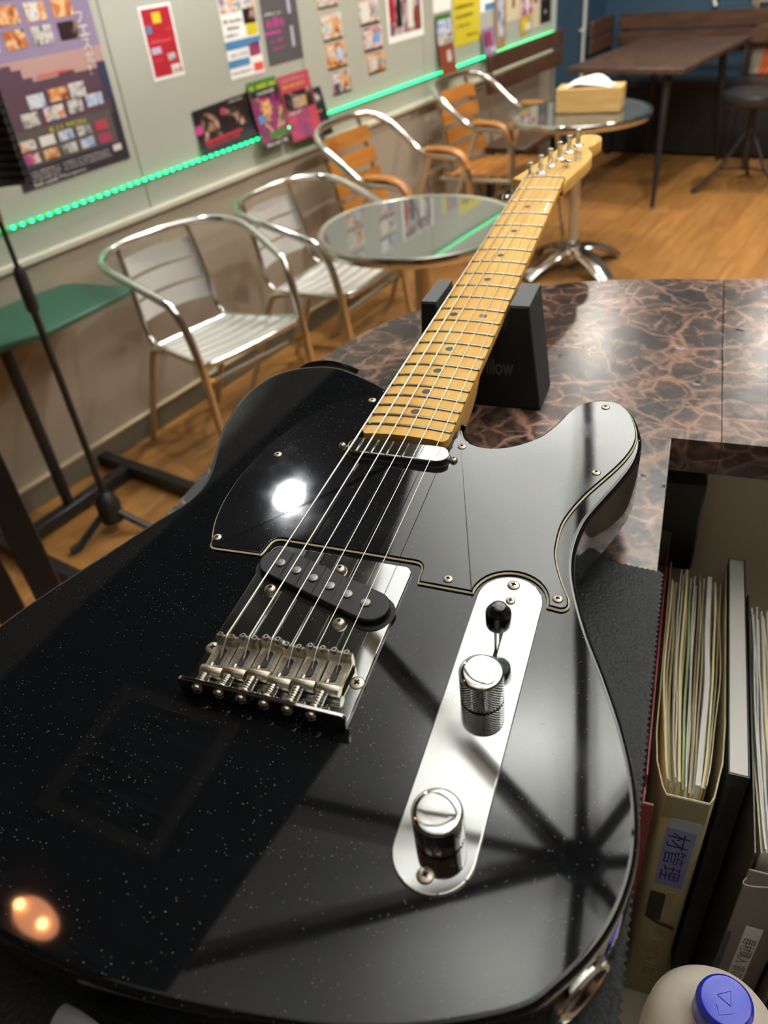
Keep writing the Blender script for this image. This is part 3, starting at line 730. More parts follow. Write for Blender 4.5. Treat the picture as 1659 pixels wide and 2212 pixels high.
flyer('purple and yellow flyer with a white foot above the red brown one', 3.655, 3.82, 1.055, 1.22, MT['paper'], [(0.02, 0.0, 0.98, 0.66, I('violet')), (0.05, 0.0, 0.3, 0.6, I('yellow')), (.3, .05, .7, .5, MT['ph_gold']), (.25, .56, .9, .66, I('plum'))], [('~', 0.35, 0.62, .1, I('lilac'))])
flyer('red brown flyer with a white crowd picture hanging over the green strip', 3.66, 3.80, 0.78, 1.045, I('brown'), [(0.05, 0.0, 0.98, 0.30, MT['ph_cool']), (0, 0, 1, .08, I('green')), (0.02, 0.30, 1, 0.46, MT['ph_grey']), (.5, .56, .8, .74, MT['ph_grey'])], curl=0.03, lean=0.026, x=FX + .003)
flyer('bright yellow flyer with black lines of type', 3.84, 4.11, 0.892, 1.28, I('yellow'), [(0.05, 0.30, 0.9, 0.31, I('gold'))],
      [('~', 0.10, 0.20, 0.10, I('black'), False, .6), ('~', 0.06, 0.28, 0.08, I('black'), False, .85), ('~', 0.05, 0.45, .06, I('black')), ('~', 0.38, 0.44, .06, I('black')), ('~', 0.72, 0.43, .06, I('black')), ('~', 0.06, 0.60, .045, I('black'), False, .7), ('~', 0.08, 0.70, .045, I('black'), False, .65), ('~', 0.08, 0.80, .04, I('black'), False, .5), ('~', 0.5, 0.92, .035, I('black'), False, .4)])
flyer('small white notice with a blue foot right of the yellow flyer', 4.12, 4.27, 1.005, 1.16, MT['paper'], [(0.3, 0.78, 1, 0.98, I('blue')), (.35, .3, .7, .6, I('beige'))], [('~', .3, .25, .1, I('grey'))])
flyer('small purple flyer touching the green strip', 4.105, 4.24, 0.80, 0.935, I('violet'), [(0.1, .1, .8, .6, MT['ph_rose']), (.55, .65, 1.0, .8, I('lilac'))], x=FX + .0075, lean=.024)
flyer('narrow gold flyer hanging left of the beige one', 4.262, 4.39, 0.82, 1.12, MT['ph_gold'], [(.3, .25, .75, .8, MT['ph_cool'])], x=FX + .0075)
flyer('beige flyer with one dark column of type', 4.42, 4.58, 0.93, 1.16, I('beige'), [(.38, .1, .58, .75, I('brown'))], [('~', .40, .3, .12, I('beige')), ('~', .40, .5, .12, I('beige'))])
flyer('small yellow flyer tilted above the bench end', 4.575, 4.71, 0.845, 0.93, I('gold'), [(.15, .2, .7, .7, I('yellow')), (.5, .5, .95, .9, I('white'))], tilt=radians(6), x=FX + .004)
flyer('blue and red flyer with a white sail shape', 4.60, 4.74, 0.94, 1.16, MT['ph_blue'], [(0, .1, .9, .3, I('red')), (.05, .3, .8, .6, I('blue')), (.35, .55, .7, .9, I('white'))])
flyer('cream flyer next to the blue and red one', 4.745, 4.84, 0.86, 1.16, I('beige'), [(.2, .2, .7, .3, I('slate')), (.2, .5, .6, .6, I('slate'))])
flyer('dark red and black flyer at the end of the wall', 4.85, 4.995, 0.87, 1.16, I('black'), [(.1, .05, .6, .2, I('coral')), (.05, .4, .7, .6, MT['ph_rose']), (.5, .2, .9, .5, I('grey'))], [('~', .2, .85, .1, I('white'))])

# ------------------------------------------------------------------ bar counter (local frame: a right, b away from the notch corner)
CT = 1.0635
NM = Matrix.Translation((-0.117, 0.523, 0)) @ Matrix.Rotation(0.2445, 4, 'Z')
ctr = thing('bar_counter', 'bar counter topped with brown marble-patterned vinyl, rounded at the far corner', 'counter', M=NM)
left_edge = catmull([(0.035, 0.326), (-0.03, 0.322), (-0.113, 0.304), (-0.207, 0.262), (-0.266, 0.21), (-0.302, 0.154), (-0.326, 0.085), (-0.338, 0.0), (-0.341, -0.136), (-0.341, -0.3)], 6)
topA = [(0.03485, 0.0), (0.03485, 0.326)] + left_edge[1:] + [(-0.341, -0.80), (0.0, -0.80), (0.0, 0.0)]
topB = [(0.03515, 0.0), (1.5, 0.0), (1.5, 0.345), (0.077, 0.333), (0.03515, 0.3265)]
for pl_ in (topA, topB):
    MB().rings(ccw(pl_), [(0.0, CT - 0.029), (0.0, CT - 0.0008), (0.0003, CT - 0.0002), (0.0008, CT)]).build('vinyl_sheet', MT['marble'], ctr)
core = [(0.004, 0.004), (1.49, 0.004), (1.49, 0.34), (0.077, 0.328), (0.035, 0.321)] + inset(left_edge, -0.0)[1:-1] + [(-0.336, -0.79), (-0.004, -0.79)]
cab = MB()
cab.box(0.0, 1.4, 0.080, 0.10, 0.0, CT - 0.0295)             # inner back panel under the far strip
cab.box(-0.03, -0.012, -0.78, 0.079, 0.0, CT - 0.0295)       # inner side panel under the guitar strip
cab.build('inner_panel', MT['cabinet'], ctr)
MB().box(-0.27, -0.25, -0.78, 0.0, 0.0, CT - 0.0295).box(-0.25, 1.4, 0.24, 0.26, 0.0, CT - .0295).build('front_panel', MT['darkwood'], ctr)
MB().box(-0.0115, 1.4, -0.62, 0.0795, 0.575, 0.598).build('shelf', MT['cabinet'], ctr)
ob = thing('outlet_box', 'black outlet box with a grey socket on the panel under the counter edge', 'outlet', M=NM)
MB().box(-0.010, 0.036, 0.058, 0.0795, 0.885, 0.985, 0.002).build('box', MT['blackmetal'], ob)
MB().box(-0.006, 0.014, 0.0565, 0.0578, 0.892, 0.93, 0.0006).build('socket', mat('grey_socket', srgb(84, 78, 70), 0.5), ob)
MB().box(0.002, 0.006, 0.0560, 0.0564, 0.91, 0.918).build('slot', MT['dark'], ob)

# black suede cloth with a pinked edge under the guitar
zz = []
def zig(a, c, n_, amp):
    out = []; d = Vector((c[0] - a[0], c[1] - a[1])); nn = Vector((-d.y, d.x)).normalized()
    for k in range(n_):
        p = Vector(a) + d * (k / n_); q = Vector(a) + d * ((k + 0.5) / n_) + nn * amp
        out += [tuple(p), tuple(q)]
    return out
cp = zig((-0.27, -0.205), (-0.095, -0.148), 48, 0.0016) + zig((-0.095, -0.148), (0.0022, -0.158), 30, 0.0014) + zig((0.0022, -0.158), (0.0022, -0.62), 120, 0.0016) + [(-0.27, -0.62)]
cl = MB().rings(ccw(cp), [(0, CT), (0, CT + 0.0011)]).build('cloth', MT['cloth'], None, NM, smooth=False)
tag(cl, 'black suede cloth with a zigzag edge spread under the guitar', 'cloth')

# ------------------------------------------------------------------ the guitar (own frame, millimetres: x treble, y towards the head, z up from the top)
GR = Matrix(((0.9716392974996851, -0.23571437440219747, 0.018862906841171506, -0.19489599292903226),
             (0.23642048305328867, 0.9699464008622366, -0.057526816766119336, 0.17179764844406595),
             (-0.004736110975018301, 0.06035489337720428, 0.9981657458049032, 1.1192020076616673), (0, 0, 0, 1)))
G = thing('electric_guitar', 'black electric guitar with a maple neck lying across the counter', 'guitar', M=GR)
mm = lambda: MB(0.001)
bodypts = [(-29.5, 214), (-30, 226), (-34, 236), (-41, 242), (-49.7, 246.8), (-59, 251.8), (-68.9, 256.3), (-77, 259.3), (-84.4, 260.5), (-93, 260.3), (-102, 257.8), (-112, 253.5), (-120.7, 247.2), (-127, 239.5), (-131.3, 229.5), (-134, 218), (-134.8, 207), (-134.4, 195), (-133, 183.4), (-130.7, 171), (-127.3, 159.3), (-123.5, 148), (-119.6, 137.2), (-116, 127.5), (-113.6, 118.5), (-112.6, 110), (-113, 102), (-115.4, 92.5), (-119.3, 83.5), (-123.8, 75), (-132, 56), (-140.7, 36), (-149, 17.2), (-156.5, -1), (-161.8, -17), (-164.2, -35), (-163.7, -53), (-160.5, -70), (-154, -87), (-143, -104), (-128, -119), (-108, -131), (-83, -140), (-51, -145.6), (-15, -147.2), (9, -146.2), (43, -142), (77, -135.6), (106, -126.2), (133, -112.5), (144, -100.7), (151.5, -89.8), (157, -78.5), (160.8, -65.3), (162.5, -51), (161.5, -35), (157.5, -16), (150.8, 4.3), (141.6, 26.3), (131.6, 48.3), (123.5, 70), (118.5, 88.6), (117, 105.7), (119, 124.7), (125, 142.5), (133, 164), (138.6, 183), (140.5, 203), (137, 221), (131.2, 235.7), (123.1, 244.8), (114.1, 248), (105.5, 246), (97.6, 239.6), (91.5, 228.8), (86.5, 214.6), (79.5, 200.4), (71.2, 191.3), (61.2, 184.9), (50.1, 182.6), (42, 185), (36.5, 190.5), (33, 198), (31.6, 204), (30.2, 204.5), (29.5, 200), (29.5, 196)]
body = catmull(bodypts, 4, False) + [(0, 196)] + [(-29.5, 196)]
body = ccw(body)
lv = []
for k in range(7):
    a = pi / 2 * k / 6; lv.append((3.2 * (1 - sin(a)), -44.5 + 3.2 * (1 - cos(a))))
for k in range(7):
    a = pi / 2 * k / 6; lv.append((3.2 * (1 - cos(a)), -3.2 + 3.2 * sin(a)))
mm().rings(body, lv).build('body', MT['body'], G, ang=60)

# pickguard, three plies
pg = [(-78, 58.8)]
pgpts = arc(-74.5, 63.5, 4.6, 268, 190, 4)[::1]
pc1 = catmull([(-79.1, 64.3), (-82.5, 71), (-86.5, 82), (-89.8, 98), (-91.2, 116), (-91, 133), (-88.5, 150), (-84.5, 167), (-78.6, 184), (-71.5, 198), (-63.3, 209.4), (-53, 219), (-42.2, 226.6), (-31.5, 231.5)], 5)
pc2 = [(-29.5, 226), (-29.5, 187), (29.7, 187), (29.7, 193)]
pc3 = catmull([(31.2, 195.5), (35, 187.5), (41, 181.8), (50, 179.3), (61.5, 181.5), (72, 188), (81, 197.4), (88, 212), (92.8, 226), (98.5, 236), (106.5, 241.6), (115, 243.2), (123, 241.2), (130, 233), (134.6, 221), (137.2, 208.5), (136.8, 197), (133.6, 184.5), (128.5, 172), (122, 158.5), (115.6, 145), (110.7, 131.6), (108, 121), (107.2, 111.5), (107.8, 97.6), (110.2, 88), (113.7, 78.6), (119.3, 66.8)], 5)
pc4 = arc(115.6, 62.4, 4.6, 25, -85, 5)
pc5 = [(109.2, 58.6)] + arc(91.3, 59.4, 17.9, 0, 180, 18) + [(73.2, 59.2), (44, 59.6)]
pc6 = [(43.2, 64)] + arc(38.6, 69.4, 4.4, 0, 90, 4) + arc(-39.6, 69.6, 4.4, 90, 180, 4) + [(-44.8, 62.4), (-45.6, 60.2), (-74.6, 58.9)]
guard = pgpts + pc1[1:] + pc2 + pc3 + pc4 + pc5 + pc6
guard = ccw(guard)
pgo = mm().rings(guard, [(0.95, 1.5), (1.2, 2.0), (1.6, 2.3)], capb=False).build('pickguard', MT['guard'], G, ang=50)
mm().rings(guard, [(0.0, 0.05), (0.2, 0.85)], capb=False, capt=False).build('bottom_ply', MT['plyblack'], pgo)
mm().rings(guard, [(0.2, 0.85), (0.95, 1.5)], capb=False, capt=False).build('middle_ply', MT['ply'], pgo)

def screw(name, x, y, z, r, parent, h=1.5, rot=None, m='nickel', M=None, dome=1.0):
    b = mm(); prof = [(r, 0), (r, 0.15)] + [(r * cos(a), 0.15 + h * sin(a)) for a in (0.3, 0.6, 0.9, 1.2)] + [(0.0, 0.15 + h)]
    b.lathe(prof, 18)
    a0 = rot if rot is not None else random.uniform(0, pi / 2)
    zt = 0.15 + h
    for q in (0, pi / 2):
        R_ = Matrix.Rotation(a0 + q, 4, 'Z')
        L_, w_ = r * 0.60, r * 0.11
        vs = [(-L_, -w_, zt - h * .30), (L_, -w_, zt - h * .30), (L_, w_, zt - h * .30), (-L_, w_, zt - h * .30), (-w_ * 1.3, -w_ * 1.3, zt + .06), (w_ * 1.3, -w_ * 1.3, zt + .06), (w_ * 1.3, w_ * 1.3, zt + .06), (-w_ * 1.3, w_ * 1.3, zt + .06)]
        vs = [tuple(R_ @ Vector(v)) for v in vs]
        b.add([(v[0], v[1], v[2] + .05) for v in vs], [(4, 5, 6, 7), (0, 4, 7, 3), (5, 1, 2, 6), (0, 1, 5, 4), (3, 7, 6, 2)], 1)
    Mx = M if M is not None else Matrix.Translation((x * .001, y * .001, z * .001))
    return b.build(name, [MT[m], MT['dark']], parent, Mx)
for (x, y) in ((-76.5, 67), (-76, 146.6), (-37.4, 217), (36.4, 176.6), (115, 234.7), (118.3, 166.6), (58.7, 65.3), (113.8, 64.5)):
    screw('pickguard_screw', x, y, 2.25, 2.7, G, 0.9)
for (x, y) in ((-37.9, 163), (35.3, 161.5)): screw('pickup_screw', x, y, 2.3, 2.5, G, 2.4)

# neck pickup
mm().rings(stadium(-25, 160.8, 25.4, 160.8, 8.6), [(0, 2.31), (0, 2.36)], capb=False).build('pickup_gap', MT['dark'], G)
mm().rings(stadium(-25, 160.8, 25.4, 160.8, 7.6, 14), [(0, 0.5), (0, 6.4), (0.35, 7.0), (0.95, 7.3)], capb=False).build('neck_pickup_cover', MT['chromeclean'], G, ang=30)

# control plate
cpl = mm().rings(stadium(91.3, 59.2, 91.3, -70.6, 16.0, 22), [(0, 0.02), (0, 0.9), (0.3, 1.25), (0.6, 1.35)], capb=False).build('control_plate', MT['chrome'], G, ang=30)
screw('plate_screw', 91.3, 69.4, 1.3, 3.2, G, 1.0); screw('plate_screw', 90.8, -80.2, 1.3, 3.4, G, 1.1)
screw('switch_screw', 92.0, 58.8, 1.3, 2.4, G, 0.9)
mm().box(91.3, 93.1, 22, 45, 1.30, 1.42).build('switch_slot', MT['dark'], G)
mm().box(91.55, 92.75, 26.4, 31.0, 0.5, 18.0, 0.15).build('switch_lever', MT['steel'], G)
Mt = Matrix.Translation((.0928, .0298, .0155)) @ Matrix.Rotation(radians(-5), 4, 'X')
mm().lathe([(4.2, 0), (5.2, 0.5), (5.6, 1.5), (5.8, 6), (5.8, 8.4), (5.6, 9.4), (5.0, 10.4), (4.0, 11.4), (3.7, 12.2), (3.2, 12.7), (2.2, 12.9), (0, 12.95)], 28).build('switch_tip', MT['tip'], G, Mt)
def knob(x, y):
    R_ = 9.45; z0, z1 = 2.0, 19.0; nn, nr = 76, 9
    b = mm(); vs = []; fs = []
    lev = [(0.0, 1.7), (R_ - 0.7, 1.7), (R_ - 0.25, z0)]
    b.lathe([(R_ - 1.0, 1.45), (R_ - 1.0, 1.9), (R_ - 0.1, z0), (R_ - 0.1, z0 + .2)], 40)
    hrow = (z1 - z0 - 1.6) / nr
    for j in range(nr * 2 + 1):
        for k in range(nn):
            bump = 0.22 if (j + k) % 2 else -0.06
            a = 2 * pi * (k) / nn
            vs.append(((R_ + bump) * cos(a), (R_ + bump) * sin(a), z0 + 0.2 + j * hrow / 2))
    for j in range(nr * 2):
        for k in range(nn):
            k2 = (k + 1) % nn
            if (j + k) % 2: fs += [(j * nn + k, j * nn + k2, (j + 1) * nn + k), (j * nn + k2, (j + 1) * nn + k2, (j + 1) * nn + k)]
            else: fs += [(j * nn + k, j * nn + k2, (j + 1) * nn + k2), (j * nn + k, (j + 1) * nn + k2, (j + 1) * nn + k)]
    b.add(vs, fs)
    kn = b.build('control_knob', MT['chromeclean'], G, Matrix.Translation((x * .001, y * .001, 0)), ang=12)
    mm().lathe([(R_ - 0.05, z1 - 1.5), (R_ + .15, z1 - 1.1), (R_ - 0.1, z1 - 0.6), (R_ - 0.9, z1 - 0.15), (R_ - 1.5, z1 + 0.0), (R_ - 2.4, z1 + .1), (R_ * .5, z1 + 0.16), (0, z1 + 0.18)], 56).build('knob_top', MT['chromeclean'], kn, ang=50)
    return kn
knob(92.0, 1.2); knob(91.5, -63.8)

# bridge
bp = arc(33.5, 64.5, 5.5, 0, 90, 5) + arc(-36.5, 64.5, 5.5, 90, 180, 5) + [(-42.3, -29.5), (39.6, -29.5)]
mm().rings(ccw(bp), [(0, 0.02), (0, 1.2), (0.4, 1.6), (0.7, 1.65)], capb=False).build('bridge_plate', MT['chrome'], G, ang=30)
wallp = rrect(-42.3, 40.6, 0.0, 10.4, 2.5, 4)
Mw = Matrix(((1, 0, 0, 0), (0, 0, 1, -.0305), (0, 1, 0, 0), (0, 0, 0, 1)))
mm().rings(ccw(wallp), [(0.35, 0.0), (0, .35), (0, 1.65), (0.35, 2.0)]).build('bridge_back_wall', MT['chromeclean'], G, Mw, ang=30)
pa, pb_ = Vector((-31.5, 53.6)), Vector((27.4, 36.0))
mm().rings(stadium(pa.x - 1, pa.y - .3, pb_.x + 1, pb_.y - .6, 11.6), [(0, 1.66), (0, 1.72)], capb=False).build('pickup_cavity', MT['dark'], G)
pk = mm().rings(stadium(pa.x, pa.y, pb_.x, pb_.y, 10.0, 16), [(0, 0.5), (0, 5.6), (0.4, 6.1), (0.9, 6.3)], capb=False).build('bridge_pickup', MT['pickup'], G, ang=30)
for k in range(6):
    x = -29 + k * 10.78; y = 52.8 - k * 3.22
    mm().lathe([(2.55, 6.0), (2.55, 6.9), (2.3, 7.1), (0, 7.15)], 18).build('pole_piece', MT['pole'], pk, Matrix.Translation((x * .001, y * .001, 0)))
mm().lathe([(1.2, 6.31), (0, 6.33)], 12).build('pickup_eyelet', MT['dark'], pk, Matrix.Translation((-.002, .0440, 0)))
for (x, y) in ((2.1, 58.7), (-28.1, 37.0), (15.5, 24.1)): screw('pickup_mount_screw', x, y, 1.7, 3.6, G, 3.0)
for (x, y) in ((36.2, -6.5), (-39.6, -4.8)): screw('bridge_mount_screw', x, y, 1.6, 3.6, G, 0.9)
sx = [-30.6, -19.3, -8.0, 3.4, 14.7, 26.4]; syf = [-3.0, -1.1, 0.9, -0.7, 1.3, 1.7]
Mx_ = Matrix(((0, 0, 1, 0), (1, 0, 0, 0), (0, 1, 0, 0), (0, 0, 0, 1)))   # profile (y,z) extruded along x
for k in range(6):
    x, yf = sx[k], syf[k]; yr = yf - 17.0; hw_ = 5.5
    prof = [(1.3, 2.2), (1.4, 9.6), (0.9, 10.6), (0.0, 11.0), (-0.9, 10.7), (-1.5, 9.9), (-1.7, 6.9), (-2.3, 6.0), (-16, 5.2), (-16.0, 4.0), (-1.0, 4.4), (0.1, 2.2)]
    sd = mm()
    sd.rings(ccw([(yf + p[0], p[1]) for p in prof]), [(0.25, x - hw_), (0, x - hw_ + .25), (0, x + hw_ - .25), (0.25, x + hw_)], M=Mx_)
    Mr = Matrix.Translation((x * .001, yr * .001, .0052)) @ Matrix.Rotation(pi / 2, 4, 'Y')
    sd.lathe([(0, -hw_), (2.5, -hw_), (2.8, -hw_ + .4), (2.8, hw_ - .4), (2.5, hw_), (0, hw_)], 16, M=Mr)
    so = sd.build('saddle', MT['nickel'], G, ang=40)
    mm().rings(stadium(x, yf - 5.2, x, yf - 11.4, 1.6, 8), [(0, 5.95), (0, 6.02)], capb=False, M=Matrix.Translation((0, 0, 0.0)) @ Matrix.Rotation(0, 4, 'X')).build('saddle_slot', MT['dark'], so)
    tb = mm()
    put_text(tb, 'FENDER', (.001 * (x - 2.0), .001 * (yf - 14.2), .00602), (0, 1, 0.055), (-1, 0, 0), (0, 0, 1), .0021, .0105)
    put_text(tb, 'FENDER', (.001 * (x + 2.0), .001 * (yf - 3.6), .00665), (0, -1, -0.055), (1, 0, 0), (0, 0, 1), .0021, .0105)
    tb.build('stamped_lettering', mat('stamp_shadow', (0.13, 0.11, 0.08), 0.5, 0.8) if k == 0 else bpy.data.materials['stamp_shadow'], so)
    for dx in (-3.1, 3.1):
        h_ = mm(); h_.lathe([(1.5, 8), (1.5, 11.8), (1.25, 12.1), (0.75, 12.1), (0.75, 11.0), (0, 11.0)], 12); 
        h_.lathe([(0.74, 12.0), (0, 12.02)], 6, m=1)
        h_.build('height_screw', [MT['steel'], MT['dark']], so, Matrix.Translation(((x + dx) * .001, (yf - .1) * .001, 0)))
    ax = x - 1.9 if False else x - 1.8
    zs = 5.9
    rod = mm(); rod.tube([(ax, -31.5, zs), (ax, yr + 4, 5.6)], 1.25, 10); rod.build('intonation_screw', MT['steel'], so)
    hx = []; turns = 7; y0s, y1s = -28.3, yr - 2.9
    for q in range(turns * 14 + 1):
        a = 2 * pi * q / 14; hx.append((ax + 2.35 * cos(a), y0s + (y1s - y0s) * q / (turns * 14), zs + 2.35 * sin(a)))
    mm().tube(hx, 0.42, 6).build('spring', MT['steel'], so)
    Mh = Matrix.Translation((ax * .001, -.0306, zs * .001)) @ Matrix.Rotation(pi / 2, 4, 'X')
    screw('adjustment_screw', 0, 0, 0, 2.7, so, 2.0, m='steel', M=Mh)

# neck with its fingerboard
SC = 648.0
def fy(n_): return SC * 2 ** (-n_ / 12)
def hw(y): return 21.2 + (28.4 - 21.2) * (SC - y) / 473.0
nk = mm(); secs = []; NT, NBk = 10, 14
ys = [171.6, 172.2, 173.6, 176, 180, 200, 222, 232, 240, 250, 262, 300, 360, 430, 500, 560, 610, 636, 645.5]
for y in ys:
    h = hw(y)
    if y < 178: h -= 4.5 * (1 - math.sqrt(max(0, 1 - ((178 - y) / 6.5) ** 2)))
    sec = []
    for i in range(NT + 1):
        x = -h + 2 * h * i / NT; sec.append((x, y, 9.6 - x * x / 482.0 - (0.35 if i in (0, NT) else 0)))
    t = min(1, max(0, (y - 236) / 26.0))           # 0 heel, 1 carved back
    th = 25.0 * (1 - t) + (23.2 - 2.6 * (y - 262) / 386.0) * t if y > 236 else 25.0
    for i in range(NBk + 1):
        a = pi * i / NBk
        sxx, sz = cos(a), sin(a)
        p = 2.0 / (2.0 + 7.0 * (1 - t))
        X = h * (abs(sxx) ** p) * (1 if sxx >= 0 else -1); Z = (th - 5.2) * (sz ** p)
        sec.append((X, y, 9.0 - 5.0 - Z))
    secs.append(sec)
vs = [p for s_ in secs for p in s_]; ns = len(secs[0]); fs = []
for j in range(len(secs) - 1):
    for k in range(ns):
        k2 = (k + 1) % ns; fs.append((j * ns + k, j * ns + k2, (j + 1) * ns + k2, (j + 1) * ns + k))
fs.append(list(range(ns))); fs.append([(len(secs) - 1) * ns + k for k in range(ns)])
nk.add(vs, fs); neck = nk.build('neck', MT['maple'], G, ang=32)
for n_ in range(1, 23):
    y = fy(n_); h = hw(y) - 0.5; pts = []
    for i in range(9):
        x = -h + 2 * h * i / 8; pts.append((x, y, 9.65 - x * x / 482.0))
    pts = [(pts[0][0] - .1, y, pts[0][2] - .7)] + pts + [(pts[-1][0] + .1, y, pts[-1][2] - .7)]
    mm().tube(pts, 1.2, 8, flat=0.85).build('fret', MT['fret'], neck)
def dotat(x, y):
    mm().lathe([(3.1, 0), (0, 0.01)], 20).build('position_dot', MT['dot'], neck, Matrix.Translation((x * .001, y * .001, (9.63 - x * x / 482.0) * .001)) @ Matrix.Rotation(x / 241.0, 4, 'Y'))
for n_ in (3, 5, 7, 9, 15, 17, 19, 21): dotat(0, (fy(n_) + fy(n_ - 1)) / 2)
for x in (-11.5, 11.5): dotat(x, (fy(12) + fy(11)) / 2)
mm().rings(ccw([(-21.0 + 42.0 * i / 8, 10.9 - (-21.0 + 42 * i / 8) ** 2 / 482.0) for i in range(9)] + [(21, 5.5), (-21, 5.5)]), [(0.3, 646.2), (0, 646.6), (0, 649.2), (0.3, 649.6)], M=Matrix(((1, 0, 0, 0), (0, 0, 1, 0), (0, 1, 0, 0), (0, 0, 0, 1)))).build('nut', MT['bone'], neck)
hp = catmull([(-21.3, 648), (-23.5, 653), (-30, 659), (-35.5, 661.5), (-35.5, 666), (-32, 676), (-27.5, 690), (-20, 714), (-9, 752), (0, 782), (6, 802), (11, 813), (20, 819), (30, 817.5), (37, 812), (40, 803), (39.4, 790), (34.5, 778), (30, 770), (29.5, 765), (32.5, 758.5), (36.2, 748), (37.2, 734), (35, 714), (30, 690), (25.6, 670), (22.6, 658), (21.3, 648)], 4)
hd = mm().rings(ccw(hp), [(1.2, -11.0), (0, -9.8), (0, 1.6), (0.5, 2.5), (1.3, 2.9)]).build('headstock', MT['maple'], G, ang=40)
ramp = [(645, 9.0), (649.6, 8.6), (653, 6.8), (658, 4.2), (664, 2.95), (664, -6), (645, -6)]
mm().rings(ccw([(p[0], p[1]) for p in ramp]), [(0.3, -21.0), (0, -20.7), (0, 20.7), (0.3, 21.0)], M=Mx_).build('headstock_ramp', MT['maple'], hd, ang=50)
posts = [(-15.8, 657.5), (-9.4, 680.5), (-3.0, 703.8), (3.3, 727.2), (9.9, 750.8), (16.4, 774.4)]
for (x, y) in posts:
    tn = mm().lathe([(3.0, 4), (2.9, 9), (2.5, 11.5), (2.5, 16), (3.1, 18.5), (3.1, 20.0), (2.6, 20.8), (0, 21.0)], 16)
    tno = tn.build('tuner', MT['satin'], G, Matrix.Translation((x * .001, y * .001, 0)))
    mm().lathe([(6.2, 2.8), (6.2, 3.4), (5.0, 4.4), (3.6, 5.2), (3.0, 5.4)], 20).build('bushing', MT['chromeclean'], tno)
    mm().box(-10, 8, -7, 7, -22, -11.2, 1.2).build('gear_case', MT['chromeclean'], tno)
    bt = mm(); bt.tube([(-10, 0, -16), (-21, 2, -16)], 2.2, 10); bt.box(-31, -21, -5, 9, -20, -12, 2.6); bt.build('tuner_button', MT['chromeclean'], tno)
tr_ = mm(); tr_.lathe([(2.4, 3), (2.4, 7), (3.4, 7.6), (3.4, 9), (0, 9.4)], 14); tr_.box(-6.5, 6.5, -2, 2, 7.0, 7.9, 0.3)
tr_.build('string_tree', MT['chromeclean'], hd, Matrix.Translation((.0148, .7015, 0)))
lg = MB()
put_text(lg, 'Fender', (.0290, .7165, .00296), (-0.12, 0.993, 0), (-0.993, -0.12, 0), (0, 0, 1), .0125, .042, shear=0.25, bold=0.012)
lg.build('headstock_lettering', mat('logo_ink', srgb(34, 32, 24), 0.4), hd)

# strings
gau = [0.62, 0.52, 0.42, 0.30, 0.25, 0.22]
xs0 = [-30.0, -19.0, -8.0, 3.6, 14.9, 27.0]; xn = [-17.6, -10.6, -3.5, 3.5, 10.6, 17.6]
for k in range(6):
    yf = syf[k]; zn = 10.9 - xn[k] ** 2 / 482.0 + gau[k]
    post = posts[k]
    path = [(sx[k] + .2, yf - 9.5, 5.2), (xs0[k], yf - 1.2, 10.6), (xs0[k], yf, 11.1 + gau[k])]
    path += [(xs0[k] + (xn[k] - xs0[k]) * q, yf + (648 - yf) * q, 11.3 + (zn - 11.3) * q) for q in (0.25, 0.5, 0.75)]
    path += [(xn[k], 648, zn)]
    if k >= 4: path += [(xn[k] * .55 + post[0] * .45 + (1.0 if k == 4 else 1.5), 701.5, 6.6)]
    path += [(post[0] + 2.6, post[1], 11.6 - (0.25 * k))]
    mm().tube(path, gau[k], 8, caps=True).build('string', MT['string'], G)

# output jack cup and strap pin on the rim
jp = Vector((149.2, -94.2, -22.0)); jn = Vector((0.845, -0.535, 0)).normalized()
jz = jn; jx = Vector((0, 0, 1)); jy = jz.cross(jx)
Mj = Matrix(((jx.x, jy.x, jz.x, jp.x * .001), (jx.y, jy.y, jz.y, jp.y * .001), (jx.z, jy.z, jz.z, jp.z * .001), (0, 0, 0, 1)))
jk = mm().lathe([(14.8, -2), (14.8, 0.6), (14.0, 1.4), (12.2, 1.5), (11.0, 0.6), (9.6, -5), (7.2, -6), (5.6, -6), (5.6, -4.2), (4.4, -4.2), (3.2, -4.2), (3.1, -6)], 36).build('output_jack', MT['chromeclean'], G, Mj, ang=40)
mm().lathe([(3.1, -5.6), (0, -5.6)], 16).build('jack_hole', MT['dark'], jk)
mm().lathe([(5.0, 0), (4.0, 2), (3.2, 6), (4.2, 9), (6.6, 10.5), (6.6, 12), (0, 12.6)], 20).build('strap_button', MT['chromeclean'], G, Matrix.Translation((-.086, .2600, -.022)) @ Matrix.Rotation(-pi / 2, 4, 'X'))

# strap: black leather tab at the horn, grey webbing at the tail
st = thing('guitar_strap', 'guitar strap with a black leather tab behind the horn and grey webbing at the tail', 'strap', M=GR)
lp = catmull([(-74, 277.5, -16), (-88, 275, -10), (-104, 276, -14), (-118, 283, -28), (-126, 292, -50)], 6)
mm().tube(lp, 12, 12, flat=0.14, up=(0.1, 0.8, .6)).build('leather_tab', MT['leather'], st)
wp_ = catmull([(-29, -157.5, -29), (-20, -158.5, -26), (-8, -161, -25), (6, -166, -27), (22, -175, -30), (36, -189, -34)], 6)
mm().tube(wp_, 6.5, 14, flat=0.55, up=(0, -.35, 1)).build('webbing', MT['webbing'], st)

